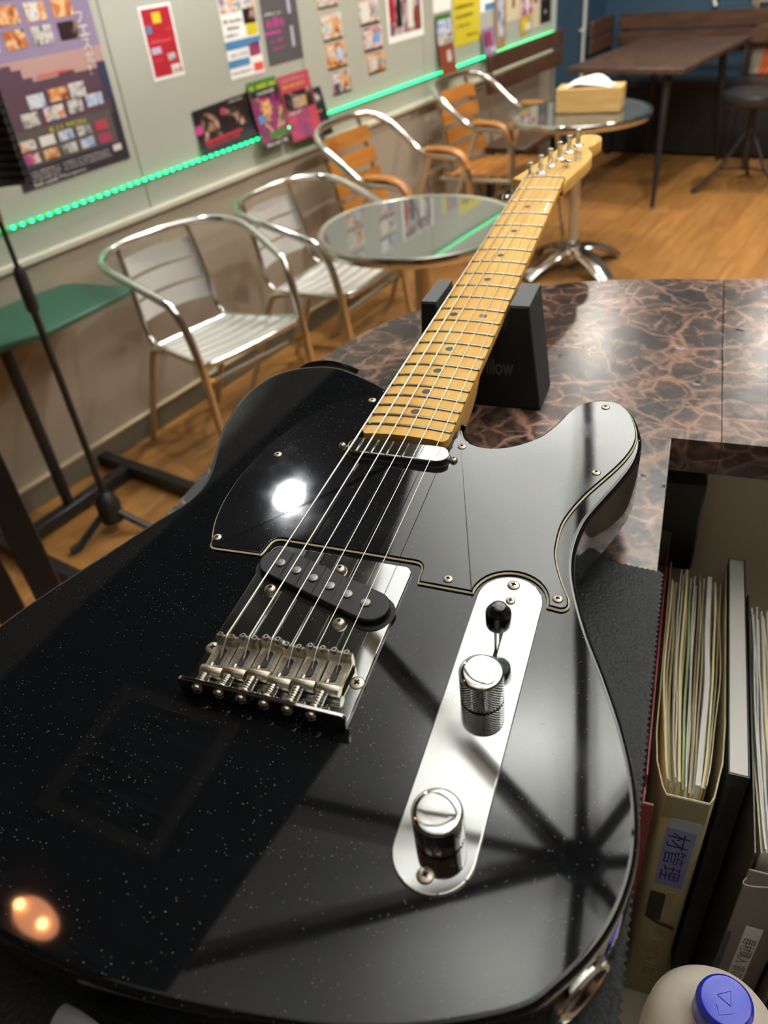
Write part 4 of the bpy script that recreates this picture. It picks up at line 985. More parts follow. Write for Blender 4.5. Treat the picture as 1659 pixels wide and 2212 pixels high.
# ------------------------------------------------------------------ foam neck rest
Wn = Matrix(((0.9717, -0.2357, 0, -0.272), (0.2357, 0.9717, 0, 0.5075), (0, 0, 1, CT), (0, 0, 0, 1)))
pil = thing('neck_rest', 'black foam neck rest with a notch under the guitar neck', 'neck rest', M=Wn)
prof = [(-0.051, 0.0), (0.051, 0.0), (0.040, 0.0885), (0.0245, 0.0885), (0.0225, 0.072), (0.010, 0.0617), (-0.019, 0.0617), (-0.0315, 0.072), (-0.0335, 0.0885), (-0.046, 0.0885)]
My = Matrix(((1, 0, 0, 0), (0, 0, 1, 0), (0, 1, 0, 0), (0, 0, 0, 1)))
MB().rings(ccw(prof), [(0.0012, 0.0), (0, 0.0012), (0, 0.0468), (0.0012, 0.048)], M=My).build('block', MT['foam'], pil, ang=30)
for (xa, xb) in ((0.0248, 0.0397), (-0.0457, -0.0337)): MB().box(xa, xb, 0.001, 0.047, 0.0884, 0.0890).build('top_pad', MT['foamtop'], pil)
tx = MB()
put_text(tx, 'Pillow', (0.0005, -0.0002, 0.030), (1, 0, 0), (0, 0, 1), (0, -1, 0), 0.0145, 0.028, bold=0.02)
put_text(tx, 'the', (-0.004, -0.0002, 0.049), (1, 0, 0), (0, 0, 1), (0, -1, 0), 0.006, 0.012)
tx.build('lettering', MT['greyink'], pil)

# ------------------------------------------------------------------ aluminium chairs with slats (local: x forward, y side, z up)
def mirror(path): return [(p[0], -p[1], p[2]) for p in path[::-1]]
def slat(mb, y0, y1, x, z, w, th, bow, ang, nseg=8, bowx=0.0, m=0):
    """a slat running along y, bowed downwards (bow) or backwards (bowx); ang tilts its cross-section about y"""
    vs = []; fs = []; cx, sz = cos(ang), sin(ang)
    for i in range(nseg + 1):
        q = i / nseg; y = y0 + (y1 - y0) * q; k = 4 * q * (1 - q)
        for (a, c) in ((-w / 2, -th / 2), (w / 2, -th / 2), (w / 2, th / 2), (-w / 2, th / 2)):
            vs.append((x + a * cx - c * sz - bowx * k, y, z + a * sz + c * cx - bow * k))
    for i in range(nseg):
        for k in range(4):
            k2 = (k + 1) % 4; fs.append((i * 4 + k, i * 4 + k2, i * 4 + 4 + k2, i * 4 + 4 + k))
    fs.append((0, 1, 2, 3)); fs.append((nseg * 4 + 3, nseg * 4 + 2, nseg * 4 + 1, nseg * 4))
    mb.add(vs, fs, m); return mb
def aluminium_chair(label, loc, rz):
    t = thing('slatted_chair', label, 'chair', loc, rz, 'aluminium chairs along the poster wall')
    half = catmull([(0.22, -0.205, 0.0), (0.185, -0.200, 0.22), (0.16, -0.199, 0.42), (0.135, -0.203, 0.54), (0.105, -0.211, 0.604), (0.06, -0.22, 0.628), (-0.04, -0.236, 0.662), (-0.12, -0.243, 0.684), (-0.19, -0.222, 0.694), (-0.245, -0.16, 0.698), (-0.266, -0.07, 0.70), (-0.268, 0, 0.70)], 5)
    MB().tube(half + mirror(half)[1:], 0.0125, 12).build('hoop_frame', MT['alutube'], t)
    fr = catmull([(-0.16, -0.142, 0.402), (0.0, -0.165, 0.418), (0.12, -0.184, 0.434), (0.158, -0.172, 0.437), (0.168, -0.13, 0.434), (0.168, 0.13, 0.434), (0.158, 0.172, 0.437), (0.12, 0.184, 0.434), (0.0, 0.165, 0.418), (-0.16, 0.142, 0.402)], 4)
    MB().tube(fr + [(-0.162, 0, 0.400)], 0.010, 10, closed=True).build('seat_frame', MT['alutube'], t)
    for k in range(6):
        q = k / 5; x = -0.135 + 0.265 * q; z = 0.408 + 0.030 * q; hw_ = 0.140 + 0.040 * q
        slat(MB(), -hw_, hw_, x, z, 0.040, 0.0035, 0.012, 0.06).build('seat_slat', MT['alu'], t)
    for s_ in (-1, 1):
        up = catmull([(-0.13, s_ * 0.145, 0.405), (-0.17, s_ * 0.142, 0.408), (-0.197, s_ * 0.140, 0.44), (-0.215, s_ * 0.137, 0.54), (-0.252, s_ * 0.130, 0.692)], 5)
        MB().tube(up, 0.009, 10).build('back_upright', MT['alutube'], t)
        lg_ = catmull([(-0.10, s_ * 0.150, 0.398), (-0.155, s_ * 0.150, 0.392), (-0.20, s_ * 0.150, 0.34), (-0.356, s_ * 0.148, 0.0)], 5)
        MB().tube(lg_, 0.0115, 10).build('rear_leg', MT['alupowder'], t)
    for k in range(3):
        q = (0.16, 0.47, 0.78)[k]; x = -0.205 - 0.046 * q; z = 0.46 + 0.215 * q
        slat(MB(), -0.135, 0.135, x - .003, z, 0.058, 0.003, 0, radians(102), 8, 0.030).build('back_slat', MT['alu'], t)
    MB().tube([(0.152, -0.196, 0.375), (0.152, 0.196, 0.375)], 0.007, 8).build('stretcher', MT['alutube'], t)
    for s_ in (-1, 1): MB().tube([(0.152, s_ * 0.165, 0.375), (0.152, s_ * 0.194, 0.375)], 0.0095, 8).build('stretcher_end', MT['copperpart'], t)
    return t
def wooden_chair(label, loc, rz):
    t = thing('slatted_chair', label, 'chair', loc, rz, 'wood and aluminium chairs along the poster wall')
    half = catmull([(0.262, -0.236, 0.0), (0.235, -0.229, 0.28), (0.215, -0.224, 0.50), (0.205, -0.222, 0.575), (0.175, -0.22, 0.622), (0.12, -0.22, 0.634), (0.04, -0.221, 0.638), (-0.02, -0.224, 0.655), (-0.09, -0.228, 0.705), (-0.16, -0.224, 0.755), (-0.215, -0.19, 0.788), (-0.248, -0.11, 0.800), (-0.255, 0, 0.802)], 5)
    MB().tube(half + mirror(half)[1:], 0.0135, 12).build('hoop_frame', MT['alutube'], t)
    fr = catmull([(-0.19, -0.19, 0.40), (0.0, -0.20, 0.408), (0.19, -0.212, 0.418), (0.215, -0.19, 0.418), (0.215, 0.19, 0.418), (0.19, 0.212, 0.418), (0.0, 0.20, 0.408), (-0.19, 0.19, 0.40)], 4)
    MB().tube(fr + [(-0.195, 0, 0.40)], 0.011, 10, closed=True).build('seat_frame', MT['alutube'], t)
    for k in range(6):
        q = k / 5; x = -0.155 + 0.335 * q
        MB().box(x - 0.029, x + 0.029, -0.192 - .012 * q, 0.192 + .012 * q, 0.406 + 0.012 * q, 0.424 + 0.012 * q, 0.004).build('seat_slat', MT['slatwood'], t)
    for s_ in (-1, 1):
        up = [(-0.15, s_ * 0.15, 0.405), (-0.165, s_ * 0.15, 0.47), (-0.245, s_ * 0.13, 0.785)]
        MB().tube(catmull(up, 5), 0.010, 8).build('back_upright', MT['alutube'], t)
        MB().tube(catmull([(0.035, s_ * 0.221, 0.632), (0.0, s_ * 0.221, 0.55), (-0.10, s_ * 0.222, 0.30), (-0.215, s_ * 0.224, 0.0)], 4), 0.012, 10).build('rear_leg', MT['alupowder'], t)
        ap = catmull([(0.02, s_ * 0.221, 0.656), (0.08, s_ * 0.221, 0.660), (0.14, s_ * 0.221, 0.656), (0.185, s_ * 0.222, 0.636), (0.212, s_ * 0.223, 0.592)], 4)
        MB().tube(ap, 0.021, 12, flat=0.62, up=(0, 0, 1) if False else None).build('armrest', MT['slatwood'], t)
    for k in range(4):
        q = k / 3; x = -0.170 - 0.062 * q; z = 0.495 + 0.235 * q
        slat(MB(), -0.155, 0.155, x + .016, z, 0.060, 0.014, 0, radians(104), 8, 0.012).build('back_slat', MT['slatwood'], t)
    return t
aluminium_chair('all aluminium slatted armchair nearest the dark green desk', (-1.749, 1.573, 0), -0.144)
aluminium_chair('all aluminium slatted armchair pushed in beside the nearer glass table', (-1.70, 2.112, 0), 0.05)
wooden_chair('wooden slatted armchair with aluminium hoop behind the nearer glass table', (-1.80, 2.69, 0), 0.0)
wooden_chair('wooden slatted armchair with aluminium hoop at the farther glass table', (-1.815, 3.60, 0), -0.06)

# ------------------------------------------------------------------ round glass tables
def round_table(label, x, y, rz):
    t = thing('round_table', label, 'table', (x, y, 0), rz, 'round glass bistro tables')
    MB().lathe([(0, 0.679), (0.284, 0.679), (0.286, 0.683), (0.284, 0.687), (0, 0.6875)], 72).build('glass_top', MT['glass'], t)
    MB().lathe([(0.282, 0.662), (0.298, 0.662), (0.300, 0.665), (0.300, 0.686), (0.297, 0.690), (0.289, 0.690), (0.284, 0.6872), (0.284, 0.678)], 72).build('rim', MT['alutube'], t)
    MB().lathe([(0.0, 0.662), (0.09, 0.664), (0.09, 0.676), (0.0, 0.678)], 24).build('top_plate', MT['blackmetal'], t)
    MB().lathe([(0.024, 0.10), (0.024, 0.665)], 20).build('column', MT['alupowder'], t)
    MB().lathe([(0.036, 0.06), (0.036, 0.13), (0.030, 0.14), (0.024, 0.14)], 20).build('collar', MT['alutube'], t)
    for k in range(4):
        M4 = Matrix.Rotation(pi / 4 + k * pi / 2, 4, 'Z')
        p = catmull([(0.02, 0, 0.100), (0.10, 0, 0.092), (0.19, 0, 0.060), (0.265, 0, 0.018)], 5)
        MB().tube(p, [0.050 - 0.012 * abs(i / (len(p) - 1) - .4) for i in range(len(p))], 14, flat=0.30, M=M4).build('foot', MT['alutube'], t)
    return t
round_table('round glass-topped table with metal rim, nearer one, mirroring the flyers', -1.245, 1.969, 0.1)
round_table('round glass-topped table carrying the wooden tissue box', -1.370, 3.512, 0.25)
tb_ = thing('tissue_box', 'pale wooden tissue box with a white tissue on the farther glass table', 'tissue box', (-1.335, 3.535, 0.6905), radians(12))
MB().box(-0.135, 0.135, -0.062, -0.050, 0, 0.082, 0.0015).build('front_board', MT['pine'], tb_)
MB().box(-0.135, 0.135, 0.050, 0.062, 0, 0.082, 0.0015).build('back_board', MT['pine'], tb_)
MB().box(-0.135, -0.123, -0.0495, 0.0495, 0, 0.082, 0.0015).box(0.123, 0.135, -0.0495, 0.0495, 0, 0.082, 0.0015).build('end_boards', MT['pine'], tb_)
MB().box(-0.135, 0.135, -0.062, -0.022, 0.0822, 0.092, 0.0015).box(-0.135, 0.135, 0.022, 0.062, 0.0822, 0.092, 0.0015).box(-0.135, -0.1, -0.0218, 0.0218, 0.0822, 0.092, .0015).box(0.1, 0.135, -0.0218, 0.0218, 0.0822, 0.092, .0015).build('lid', MT['pine'], tb_)
ts = MB(); vs = []; fs = []; nu, nv = 16, 8
for j in range(nv + 1):
    for i in range(nu + 1):
        u = i / nu * 2 - 1; v = j / nv * 2 - 1
        hgt = 0.038 * max(0, 1 - abs(u) ** 2.6) * max(0, 1 - 0.55 * abs(v)) + 0.004 * sin(4 * u + 3 * v) - 0.006 * abs(v)
        vs.append((u * 0.095 + .01 * v, v * 0.045 + 0.006 * sin(5 * u), 0.094 + max(0.0, hgt)))
for j in range(nv):
    for i in range(nu): a = j * (nu + 1) + i; fs.append((a, a + 1, a + nu + 2, a + nu + 1))
ts.add(vs, fs).build('tissue', MT['tissue'], tb_, ang=80)

# ------------------------------------------------------------------ benches, wooden table, stool by the blue wall
bn = thing('short_bench', 'dark brown bench with a two-board backrest under the end of the poster wall', 'bench', (-2.06, 4.38, 0))
for (z0, z1) in ((0.768, 0.846), (0.672, 0.750)): MB().box(0.03, 0.055, -0.46, 0.46, z0, z1, 0.003).build('back_board', MT['darkwood'], bn)
for y in (-0.38, 0.40):
    MB().tube([(0.02, y, 0.40), (0.012, y, 0.55), (0.022, y, 0.84)], 0.009, 8).build('bracket', MT['silver'], bn)
MB().box(0.0, 0.24, -0.46, 0.46, 0.40, 0.43, 0.004).build('seat_board', MT['darkwood'], bn)
for (x, y) in ((0.03, -.42), (0.21, -.42), (0.03, .42), (0.21, .42)): MB().box(x - .018, x + .018, y - .018, y + .018, 0, 0.399, 0.003).build('leg', MT['blackmetal'], bn)
bb = thing('corner_bench', 'long dark brown bench with a two-board backrest along the blue back wall', 'bench', (-1.0, 5.80, 0))
for (z0, z1) in ((0.722, 0.808), (0.632, 0.712)):
    MB().box(-1.02, 1.6, -0.012, 0.012, z0, z1, 0.003).build('back_board', MT['darkwood'], bb)
    MB().box(-1.09, -1.066, -0.36, 0.03, z0, z1, 0.003).build('end_board', MT['darkwood'], bb)
MB().box(-1.06, 1.6, -0.19, 0.02, 0.415, 0.45, 0.005).build('seat_board', MT['leather'], bb)
MB().box(-1.06, 1.6, -0.135, -0.12, 0.02, 0.414, .002).build('kick_panel', MT['blackmetal'], bb)
for x in (-0.98, -0.2, 0.6, 1.4):
    MB().box(x - .02, x + .02, -0.18, -0.14, 0, 0.414, 0.003).build('leg', MT['blackmetal'], bb)
    MB().box(x - .02, x + .02, 0.014, 0.03, 0, 0.80, 0.003).build('post', MT['blackmetal'], bb)
wt = thing('wooden_table', 'walnut brown rectangular table on thin black splayed legs', 'table', (-1.495, 5.03, 0), radians(-4))
MB().box(-0.32, 0.32, -0.54, 0.54, 0.672, 0.70, 0.003).build('tabletop', MT['tablewood'], wt)
for sx_ in (-1, 1):
    for sy_ in (-1, 1):
        lp_ = [(sx_ * 0.20, sy_ * 0.42, 0.671), (sx_ * 0.235, sy_ * 0.53, 0.0)]
        MB().tube(lp_, [0.023, 0.011], 10).build('leg', MT['blackmetal'], wt)
        MB().lathe([(0.012, 0.0), (0.014, 0.003), (0.014, 0.014), (0.0115, 0.02)], 12, M=Matrix.Translation((sx_ * 0.2345, sy_ * 0.5285, 0))).build('foot_cap', MT['silver'], wt)
sl = thing('drum_stool', 'black padded round stool on a folding tripod right of the wooden table', 'stool', (-0.96, 5.02, 0))
MB().lathe([(0, 0.44), (0.15, 0.44), (0.172, 0.455), (0.178, 0.48), (0.17, 0.505), (0.12, 0.515), (0, 0.518)], 32).build('seat', MT['leather'], sl)
MB().lathe([(0.016, 0.10), (0.016, 0.44)], 12).build('post', MT['blackmetal'], sl)
MB().lathe([(0.024, 0.20), (0.024, 0.26)], 12).lathe([(0.024, 0.30), (0.024, 0.33)], 12).build('collar', MT['blackmetal'], sl)
for k in range(3):
    M3 = Matrix.Rotation(radians(215 + 120 * k), 4, 'Z')
    MB().tube([(0.018, 0, 0.31), (0.13, 0, 0.13), (0.265, 0, 0.012)], 0.009, 8, M=M3).tube([(0.018, 0, 0.115), (0.14, 0, 0.115)], 0.006, 8, M=M3).build('leg', MT['blackmetal'], sl)
    MB().tube([(0.25, 0, 0.020), (0.285, 0, 0.0125)], 0.0125, 8, M=M3).build('rubber_foot', MT['blackrib'], sl)
fs_ = thing('frame_stool', 'square black metal stool behind the round drum stool', 'stool', (-0.70, 5.40, 0), 0.1)
MB().box(-0.17, 0.17, -0.17, 0.17, 0.42, 0.46, 0.012).build('seat', MT['leather'], fs_)
for sx_ in (-1, 1):
    for sy_ in (-1, 1): MB().tube([(sx_ * .14, sy_ * .14, 0.419), (sx_ * .16, sy_ * .16, 0.0)], 0.011, 8).build('leg', MT['blackmetal'], fs_)
MB().tube([(-.155, -.155, .10), (.155, -.155, .10), (.155, .155, .10), (-.155, .155, .10)], 0.008, 8, closed=True).build('footrest', MT['blackmetal'], fs_)
mr_ = thing('framed_picture', 'tall framed picture with an orange stripe on the back wall', 'picture', (-1.02, YB - 0.001, 0.42))
for (x0, x1, z0, z1) in ((-0.22, -0.19, 0, 0.82), (0.45, 0.48, 0, 0.82), (-0.19, 0.45, 0, 0.03), (-0.19, 0.45, 0.79, 0.82)): 
    MB().box(x0, x1, -0.03, 0, z0, z1, 0.004).build('frame', MT['silver'] if x0 < -.2 else MT['blackmetal'], mr_)
pc = MB(); pc.box(-0.19, 0.45, -0.012, -0.004, 0.03, 0.79)
pc.quad((-0.12, -0.0125, 0.03), (-0.07, -0.0125, 0.03), (-0.01, -0.0125, 0.30), (-0.09, -0.0125, 0.30), 1)
pc.quad((-0.09, -0.0125, 0.38), (-0.05, -0.0125, 0.38), (-0.04, -0.0125, 0.50), (-0.09, -0.0125, 0.50), 1)
pc.quad((-0.06, -0.0123, 0.03), (0.05, -0.0123, 0.03), (0.08, -0.0123, 0.30), (0.0, -0.0123, 0.30), 2)
pc.quad((-0.18, -0.0123, 0.36), (-0.10, -0.0123, 0.36), (-0.10, -0.0123, 0.41), (-0.18, -0.0123, 0.41), 2)
pc.build('print', [mat('beige_print', srgb(150, 140, 118), 0.5), MT['orange'], MT['black']], mr_, smooth=False)
hg = thing('hanging_ribbon', 'crumpled white ribbon hanging on the blue back wall above the bench', 'ribbon', (-1.45, YB - 0.02, 0.82))
MB().tube(catmull([(0, 0, 0.0), (-0.012, 0, 0.03), (0.01, 0.004, 0.06), (-0.01, 0, 0.10), (0.012, 0.004, 0.15), (0, 0, 0.25)], 5), [0.02 + 0.006 * sin(i * 1.7) for i in range(26)], 8, flat=0.5).build('ribbon', MT['tissue'], hg)
cdt = thing('conduit_pipe', 'thin pale pipe running up the blue wall beside the corner', 'pipe', (-2.14, 5.478, 0))
MB().tube([(0, 0, 0.02), (0, 0, ZC - 0.02)], 0.014, 10).build('pipe', MT['conduit'], cdt)
for z in (0.75, 1.6): MB().box(-0.0195, 0.004, -0.026, 0.026, z, z + .02, .003).build('clip', MT['conduit'], cdt)

# ------------------------------------------------------------------ music gear at the far left
dk = thing('side_desk', 'dark green tray desk on a black post with an H-shaped floor frame', 'desk', (-2.0, 1.06, 0))
top = ccw([(-0.155, -0.20), (-0.165, 0.10), (-0.13, 0.275), (-0.10, 0.30), (0.10, 0.342), (0.125, 0.31), (0.135, 0.02), (0.085, -0.10)])
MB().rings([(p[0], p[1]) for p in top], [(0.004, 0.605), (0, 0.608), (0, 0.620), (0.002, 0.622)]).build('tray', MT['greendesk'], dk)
MB().box(-0.172, -0.158, -0.10, 0.12, 0.6045, 0.634, 0.002).build('tray_lip', MT['blackmetal'], dk)
MB().tube([(0.0, -0.04, 0.05), (0.0, -0.04, 0.604)], 0.017, 12).build('post', MT['blackmetal'], dk)
MB().box(-0.06, 0.06, -0.10, 0.02, 0.585, 0.6045, 0.003).build('bracket', MT['blackmetal'], dk)
MB().box(-0.018, 0.022, -0.235, 0.188, 0.012, 0.050, 0.003).build('floor_bar', MT['blackmetal'], dk)
MB().box(-0.14, 0.36, 0.189, 0.229, 0.012, 0.050, 0.003).build('foot_bar', MT['blackmetal'], dk)
MB().box(-0.14, 0.36, -0.276, -0.236, 0.012, 0.050, 0.003).build('foot_bar', MT['blackmetal'], dk)
for (x, y) in ((-.12, .209), (.34, .209), (-.12, -.256), (.34, -.256)): MB().lathe([(0.014, 0), (0.014, 0.0125)], 12, M=Matrix.Translation((x, y, 0))).build('glide', MT['blackrib'], dk)
ms = thing('microphone_stand', 'tall thin black microphone stand in front of the green desk', 'microphone stand', (-1.813, 1.036, 0))
MB().lathe([(0.020, 0.03), (0.034, 0.04), (0.036, 0.10), (0.026, 0.125), (0.014, 0.14)], 20).build('base', MT['blackrib'], ms)
for k in range(3):
    M3 = Matrix.Rotation(radians(20 + 120 * k), 4, 'Z')
    MB().tube([(0.02, 0, 0.075), (0.07, 0, 0.045), (0.128, 0, 0.012)], 0.011, 8, M=M3).build('leg', MT['blackmetal'], ms)
    MB().tube([(0.12, 0, 0.016), (0.150, 0, 0.0135)], 0.0135, 8, M=M3).build('rubber_foot', MT['blackrib'], ms)
MB().tube([(0, 0, 0.06), (0, 0, 0.74)], 0.0095, 12).build('lower_tube', MT['blackmetal'], ms)
MB().lathe([(0.010, 0.70), (0.016, 0.71), (0.016, 0.80), (0.011, 0.815)], 14).build('clutch', MT['blackrib'], ms)
MB().tube([(0, 0, 0.81), (0, 0, 0.975)], 0.006, 10).build('upper_tube', MT['blackmetal'], ms)
MB().lathe([(0.010, 0.925), (0.010, 0.95)], 12).build('joint', MT['silver'], ms)
sh = thing('isolation_shield', 'black ribbed acoustic shield on top of the microphone stand', 'acoustic shield', (-1.813, 1.036, 0.976))
for k in range(16):
    a0 = radians(-70 + 0); z = 0.012 + k * 0.0185
    p = [(-0.115 * cos(a) + 0.02, 0.115 * sin(a), z) for a in [radians(-75 + 10 * q) for q in range(16)]]
    MB().tube(p, 0.0085, 8).build('foam_rib', MT['blackrib'], sh)
p = [(-0.128 * cos(a) + 0.02, 0.128 * sin(a)) for a in [radians(-75 + 10 * q) for q in range(16)]]
p2 = [(-0.122 * cos(a) + 0.02, 0.122 * sin(a)) for a in [radians(-75 + 10 * q) for q in range(16)]]
MB().rings(ccw(p + p2[::-1]), [(0, 0.0), (0, 0.31)]).build('shell', MT['blackmetal'], sh, ang=30)
MB().box(-0.11, 0.012, -0.012, 0.012, -0.0005, 0.006, .001).build('clamp', MT['silver'], sh)
# upright black boards close to the left edge
ez = thing('board_stand', 'black two-board upright stand at the left edge in front of the desk', 'stand', (-1.262, 0.447, 0), radians(66))
MB().box(-0.022, 0.030, -0.012, 0.012, 0.0, 1.25, 0.002).build('board', MT['blackmetal'], ez)
MB().box(0.052, 0.105, -0.012, 0.012, 0.0, 1.25, 0.002).build('board', MT['blackmetal'], ez)
MB().box(-0.022, 0.105, 0.0125, 0.024, 1.0, 1.06, 0.002).build('rail', MT['blackmetal'], ez)
MB().box(-0.10, 0.18, 0.0125, 0.028, 0.0, 0.05, 0.002).build('foot_rail', MT['blackmetal'], ez)

# ------------------------------------------------------------------ files and bottle in the bay under the counter edge (counter frame)
ZS = 0.5985; ZT = 0.905
def bay(name, label, cat, group=None): return thing(name, label, cat, M=NM, group=group)
rf = bay('folder', 'thin maroon card folder standing against the counter panel', 'folder')
MB().box(0.0120, 0.0134, -0.195, 0.055, ZS, ZT + .010, 0.0003).box(0.0120, 0.0195, -0.2085, -0.2065, ZS, ZT - 0.004, 0.0003).box(0.0120, 0.0134, -0.2064, -0.1951, ZS, ZT - .004, .0003).build('cover', MT['maroon'], rf)
MB().box(0.0136, 0.0146, -0.19, 0.03, ZS, ZT - 0.02).build('sheet', MT['paper'], rf)
cb = bay('clear_pocket_file', 'fat yellowed clear pocket file with a handwritten taped spine', 'file')
cov = MB()
spine = [(0.0165, 0.045), (0.0165, -0.150), (0.0185, -0.175), (0.0235, -0.1945), (0.0265, -0.2000), (0.0545, -0.2000), (0.0575, -0.1945), (0.0625, -0.165), (0.0640, -0.130), (0.0640, 0.045)]
inn = [(0.0628, 0.045), (0.0628, -0.130), (0.0613, -0.164), (0.0565, -0.1932), (0.0540, -0.1987), (0.0270, -0.1987), (0.0245, -0.1932), (0.0197, -0.1745), (0.0177, -0.150), (0.0177, 0.045)]
cov.rings(ccw(spine + inn), [(0.0003, ZS), (0, ZS + .0003), (0, ZT - .0004), (0.0003, ZT)])
cov.build('cover', MT['cover'], cb, ang=50)
def wavy_sheet(x0, xf, th, z1, m, amp, y0=-0.185, y1=0.04, ph=0.0, name='page', parent=None, bulge=0.0):
    nseg = 14; vs = []; fs = []
    for i in range(nseg + 1):
        q = i / nseg; y = y0 + (y1 - y0) * q
        x = xf + (x0 - xf) * min(1, q * 2.2) ** 0.7 + amp * sin(ph + q * 9) * min(1, q * 3) + bulge * sin(pi * q)
        zz_ = z1 + 0.0012 * sin(ph * 2 + q * 14)
        for (dx, z) in ((-th / 2, ZS + .004), (th / 2, ZS + .004), (th / 2, zz_), (-th / 2, zz_)): vs.append((x + dx, y, z))
    for i in range(nseg):
        for k in range(4):
            k2 = (k + 1) % 4; fs.append((i * 4 + k, i * 4 + k2, i * 4 + 4 + k2, i * 4 + 4 + k))
    fs += [(0, 1, 2, 3), (nseg * 4 + 3, nseg * 4 + 2, nseg * 4 + 1, nseg * 4)]
    return MB().add(vs, fs).build(name, m, parent)
seq = [('cream', .0014), ('greypaper', .0010), ('cream', .0016), ('paper', .0008), ('greypaper', .0012), ('cream', .0018), ('cream', .0010), ('greenpaper', .0016), ('paper', .0008), ('greypaper', .0016), ('sleeve', .0012), ('cream', .0010), ('greypaper', .0012), ('paper', .0036), ('sleeve', .0010), ('cream', .0014), ('sleeve', .0012), ('cover', .0008)]
x = 0.0190; tot = sum(s_[1] for s_ in seq); gap = (0.0615 - 0.0190 - tot) / len(seq)
for i, (k_, th) in enumerate(seq):
    xc = x + th / 2; xf = 0.0405 + (xc - 0.0405) * 0.62
    wavy_sheet(xc, xf, th, ZT - random.uniform(0.001, 0.012) if k_ != 'paper' else ZT - .001, MT[k_], 0.0005, y0=-0.192 + abs(xc - .0405) * 0.5, y1=0.04 - random.uniform(0, .012), ph=i * 1.3, parent=cb)
    x += th + gap
MB().box(0.0268, 0.0546, -0.2004, -0.1999, ZT - .026, ZT - 0.0005).build('spine_cap', MT['sleeve'], cb)
MB().box(0.0330, 0.0530, -0.2008, -0.2001, 0.845, 0.880).build('torn_tape', MT['paletape'], cb)
MB().box(0.0315, 0.0515, -0.2010, -0.2002, 0.792, 0.868).build('spine_label', MT['bluetape'], cb)
tx = MB(); 
put_text(tx, '材管理', (0.0335, -0.2012, 0.864), (0, 0, -1), (1, 0, 0), (0, -1, 0), 0.0150, 0.064)
tx.build('handwriting', MT['navyink'], cb)
MB().box(0.0305, 0.0420, -0.2014, -0.2001, 0.738, 0.778, 0.0003).build('black_tape', MT['blackrib'], cb)
MB().box(0.0410, 0.0480, -0.2012, -0.2001, 0.748, 0.784, 0.0003).build('scrap_tape', MT['embossed'], cb)
MB().tube([(0.033, -0.2016, 0.739), (0.0430, -0.2016, 0.733), (0.0530, -0.2014, 0.731)], 0.0012, 6).build('loose_strip', MT['blackrib'], cb)
tx = MB(); put_text(tx, '40 POCKETS', (0.0385, -0.2002, 0.724), (0, 0, -1), (1, 0, 0), (0, -1, 0), 0.0085, 0.085, ext=0.03)
tx.build('embossed_lettering', MT['embossed'], cb)
mn = bay('manual', 'black-covered keyboard manual with white page edges between the two files', 'book')
MB().box(0.0658, 0.0664, -0.1712, 0.062, ZS, ZT, 0.0001).box(0.0788, 0.0794, -0.1712, 0.062, ZS, ZT, .0001).box(0.0658, 0.0794, -0.1720, -0.1712, ZS, ZT - .0005, .0001).build('cover', MT['charcoal'], mn)
MB().box(0.0667, 0.0785, -0.170, 0.061, ZS, ZT - 0.001, .0002).build('page_block', MT['paper'], mn)
tx = MB()
put_text(tx, 'Roland', (0.0690, -0.1723, 0.872), (0, 0, -1), (1, 0, 0), (0, -1, 0), 0.0068, 0.036)
for q in range(3):
    tx.box(0.0690 + q * .0022, 0.0700 + q * .0022, -0.1724, -0.1721, 0.876, 0.888)
tx.box(0.0690, 0.0756, -0.1724, -0.1721, 0.8885, 0.8900).box(0.0690, 0.0756, -0.1724, -0.1721, 0.876, 0.8775)
put_text(tx, 'JUNO-DS', (0.0686, -0.1723, 0.800), (0, 0, -1), (1, 0, 0), (0, -1, 0), 0.0078, 0.082)
tx.build('spine_print', MT['blackink'], mn)
gf = bay('ring_file', 'dark grey file stuffed with white papers and a printed label on its spine', 'file')
MB().box(0.0815, 0.0829, -0.225, 0.02, ZS, ZT - .004, .0003).box(0.112, 0.1134, -0.225, 0.02, ZS, ZT - .004, .0003).build('board', MT['charcoal'], gf)
MB().box(0.0815, 0.1134, -0.2268, -0.2252, ZS, ZT - .022, .0004).build('spine', MT['greyfile'], gf)
for i in range(15):
    xc = 0.0842 + i * 0.00178
    wavy_sheet(xc, 0.0975 + (xc - 0.0975) * 0.72, 0.0011, ZT - random.uniform(0.008, 0.016), MT['paper' if i % 5 else 'cream'], 0.00045, y0=-0.218, y1=0.012 - random.uniform(0, .01), ph=i * 1.1, parent=gf)
MB().box(0.0920, 0.1030, -0.2276, -0.2269, 0.722, 0.814).build('spine_label', MT['paper'], gf)
tx = MB(); put_text(tx, '器材購入 領収書', (0.0933, -0.2278, 0.799), (0, 0, -1), (1, 0, 0), (0, -1, 0), 0.0088, 0.070)
tx.build('label_print', MT['blackink'], gf)
MB().box(0.0822, 0.0850, -0.2274, -0.2269, 0.70, 0.80).build('blue_edge', mat('blue_spine_edge', srgb(44, 50, 104), .4), gf)
MB().tube(catmull([(0.0815, -0.228, 0.876), (0.080, -0.230, 0.872), (0.086, -0.2285, 0.868), (0.098, -0.228, 0.872), (0.112, -0.2278, 0.876)], 5), 0.0004, 5).build('loose_thread', MT['paper'], gf)
pcb = bay('plastic_case', 'frosted clear plastic case leaning at the right end of the files', 'case')
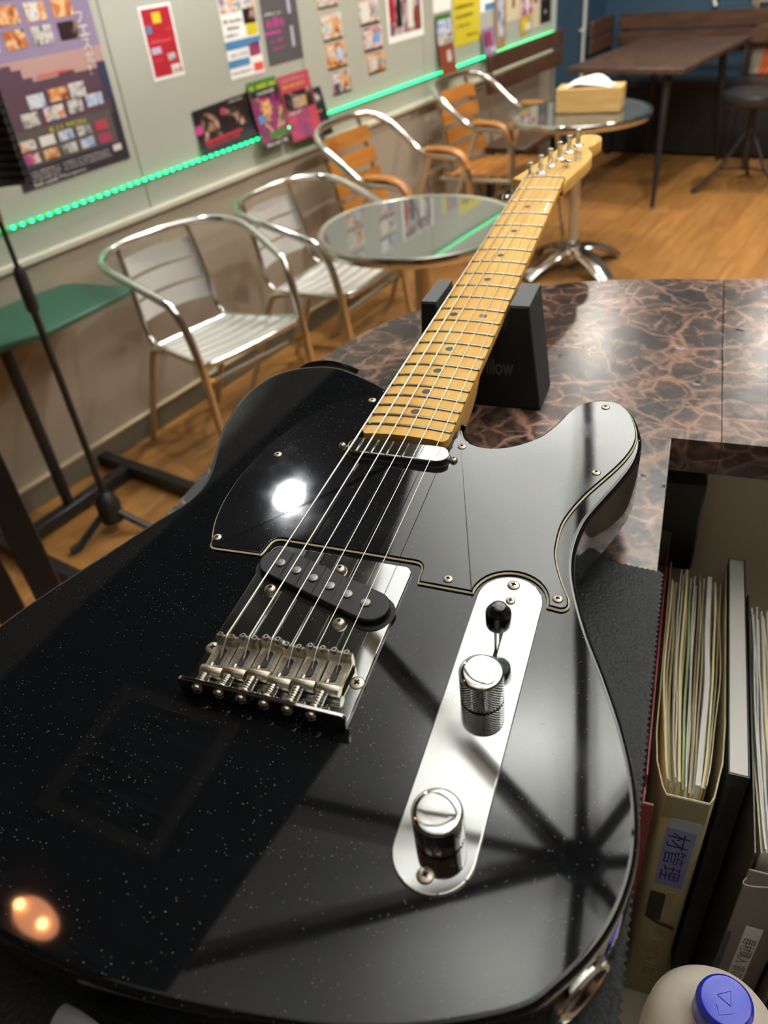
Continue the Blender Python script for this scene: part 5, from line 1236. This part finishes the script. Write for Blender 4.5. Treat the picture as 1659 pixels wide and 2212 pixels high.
bx = rrect(0.128, 0.225, -0.300, -0.02, 0.012, 5)
MB().rings(ccw(bx), [(0.003, ZS), (0.0, ZS + .003), (0, 0.888), (0.002, 0.892), (0.004, 0.892), (0.005, 0.88)], capt=False).build('box', MT['clearbox'], pcb)
MB().rings(ccw(rrect(0.126, 0.227, -0.302, -0.018, 0.013, 5)), [(0, 0.8925), (0, 0.900), (0.003, 0.903)]).build('lid', MT['clearbox'], pcb)
MB().box(0.1160, 0.1185, -0.24, 0.02, ZS, 0.885, .0004).build('divider', MT['greyfile'], pcb)
bo = thing('bottle', 'white plastic bottle with a blue screw cap in the bay beside the guitar', 'bottle', M=NM @ Matrix.Translation((0.063, -0.325, ZS)))
z0 = 0.0
MB().lathe([(0.0, 0.0), (0.034, 0.0), (0.038, 0.004), (0.038, 0.255), (0.0365, 0.272), (0.031, 0.284), (0.022, 0.2905), (0.0155, 0.293), (0.0135, 0.295), (0.0135, 0.303)], 48).build('body', MT['hdpe'], bo)
cpo = MB().lathe([(0.0142, 0.2965), (0.0148, 0.298), (0.0148, 0.3115), (0.0142, 0.3145), (0.0125, 0.3165), (0.011, 0.3168), (0.0, 0.3165)], 48).build('cap', MT['bluecap'], bo)
mk = MB(); z_ = 0.3168
tri = [Vector((0.0045 * cos(radians(a)), 0.0045 * sin(radians(a)) + 0.0015, z_)) for a in (60, 180, 300)]
mk.tube([tuple(p) for p in tri], 0.00022, 5, closed=True)
mk.tube([(-0.0048, -0.0035, z_), (-0.0035, -0.0085, z_), (0.004, -0.0055, z_)], 0.00022, 5)
put_text(mk, 'PE', (0.0025, -0.0078, z_), (0.5, 0.86, 0), (-0.86, 0.5, 0), (0, 0, 1), 0.0018)
mk.build('embossed_mark', MT['bluecap'], cpo)
bt_ = thing('blue_clip', 'small blue plastic clip at the cloth edge beside the maroon folder', 'clip', M=NM @ Matrix.Translation((-0.0015, -0.366, CT + 0.0013)))
MB().box(-0.002, 0.002, -0.009, 0.009, 0, 0.004, .001).build('clip', MT['bluecap'], bt_)
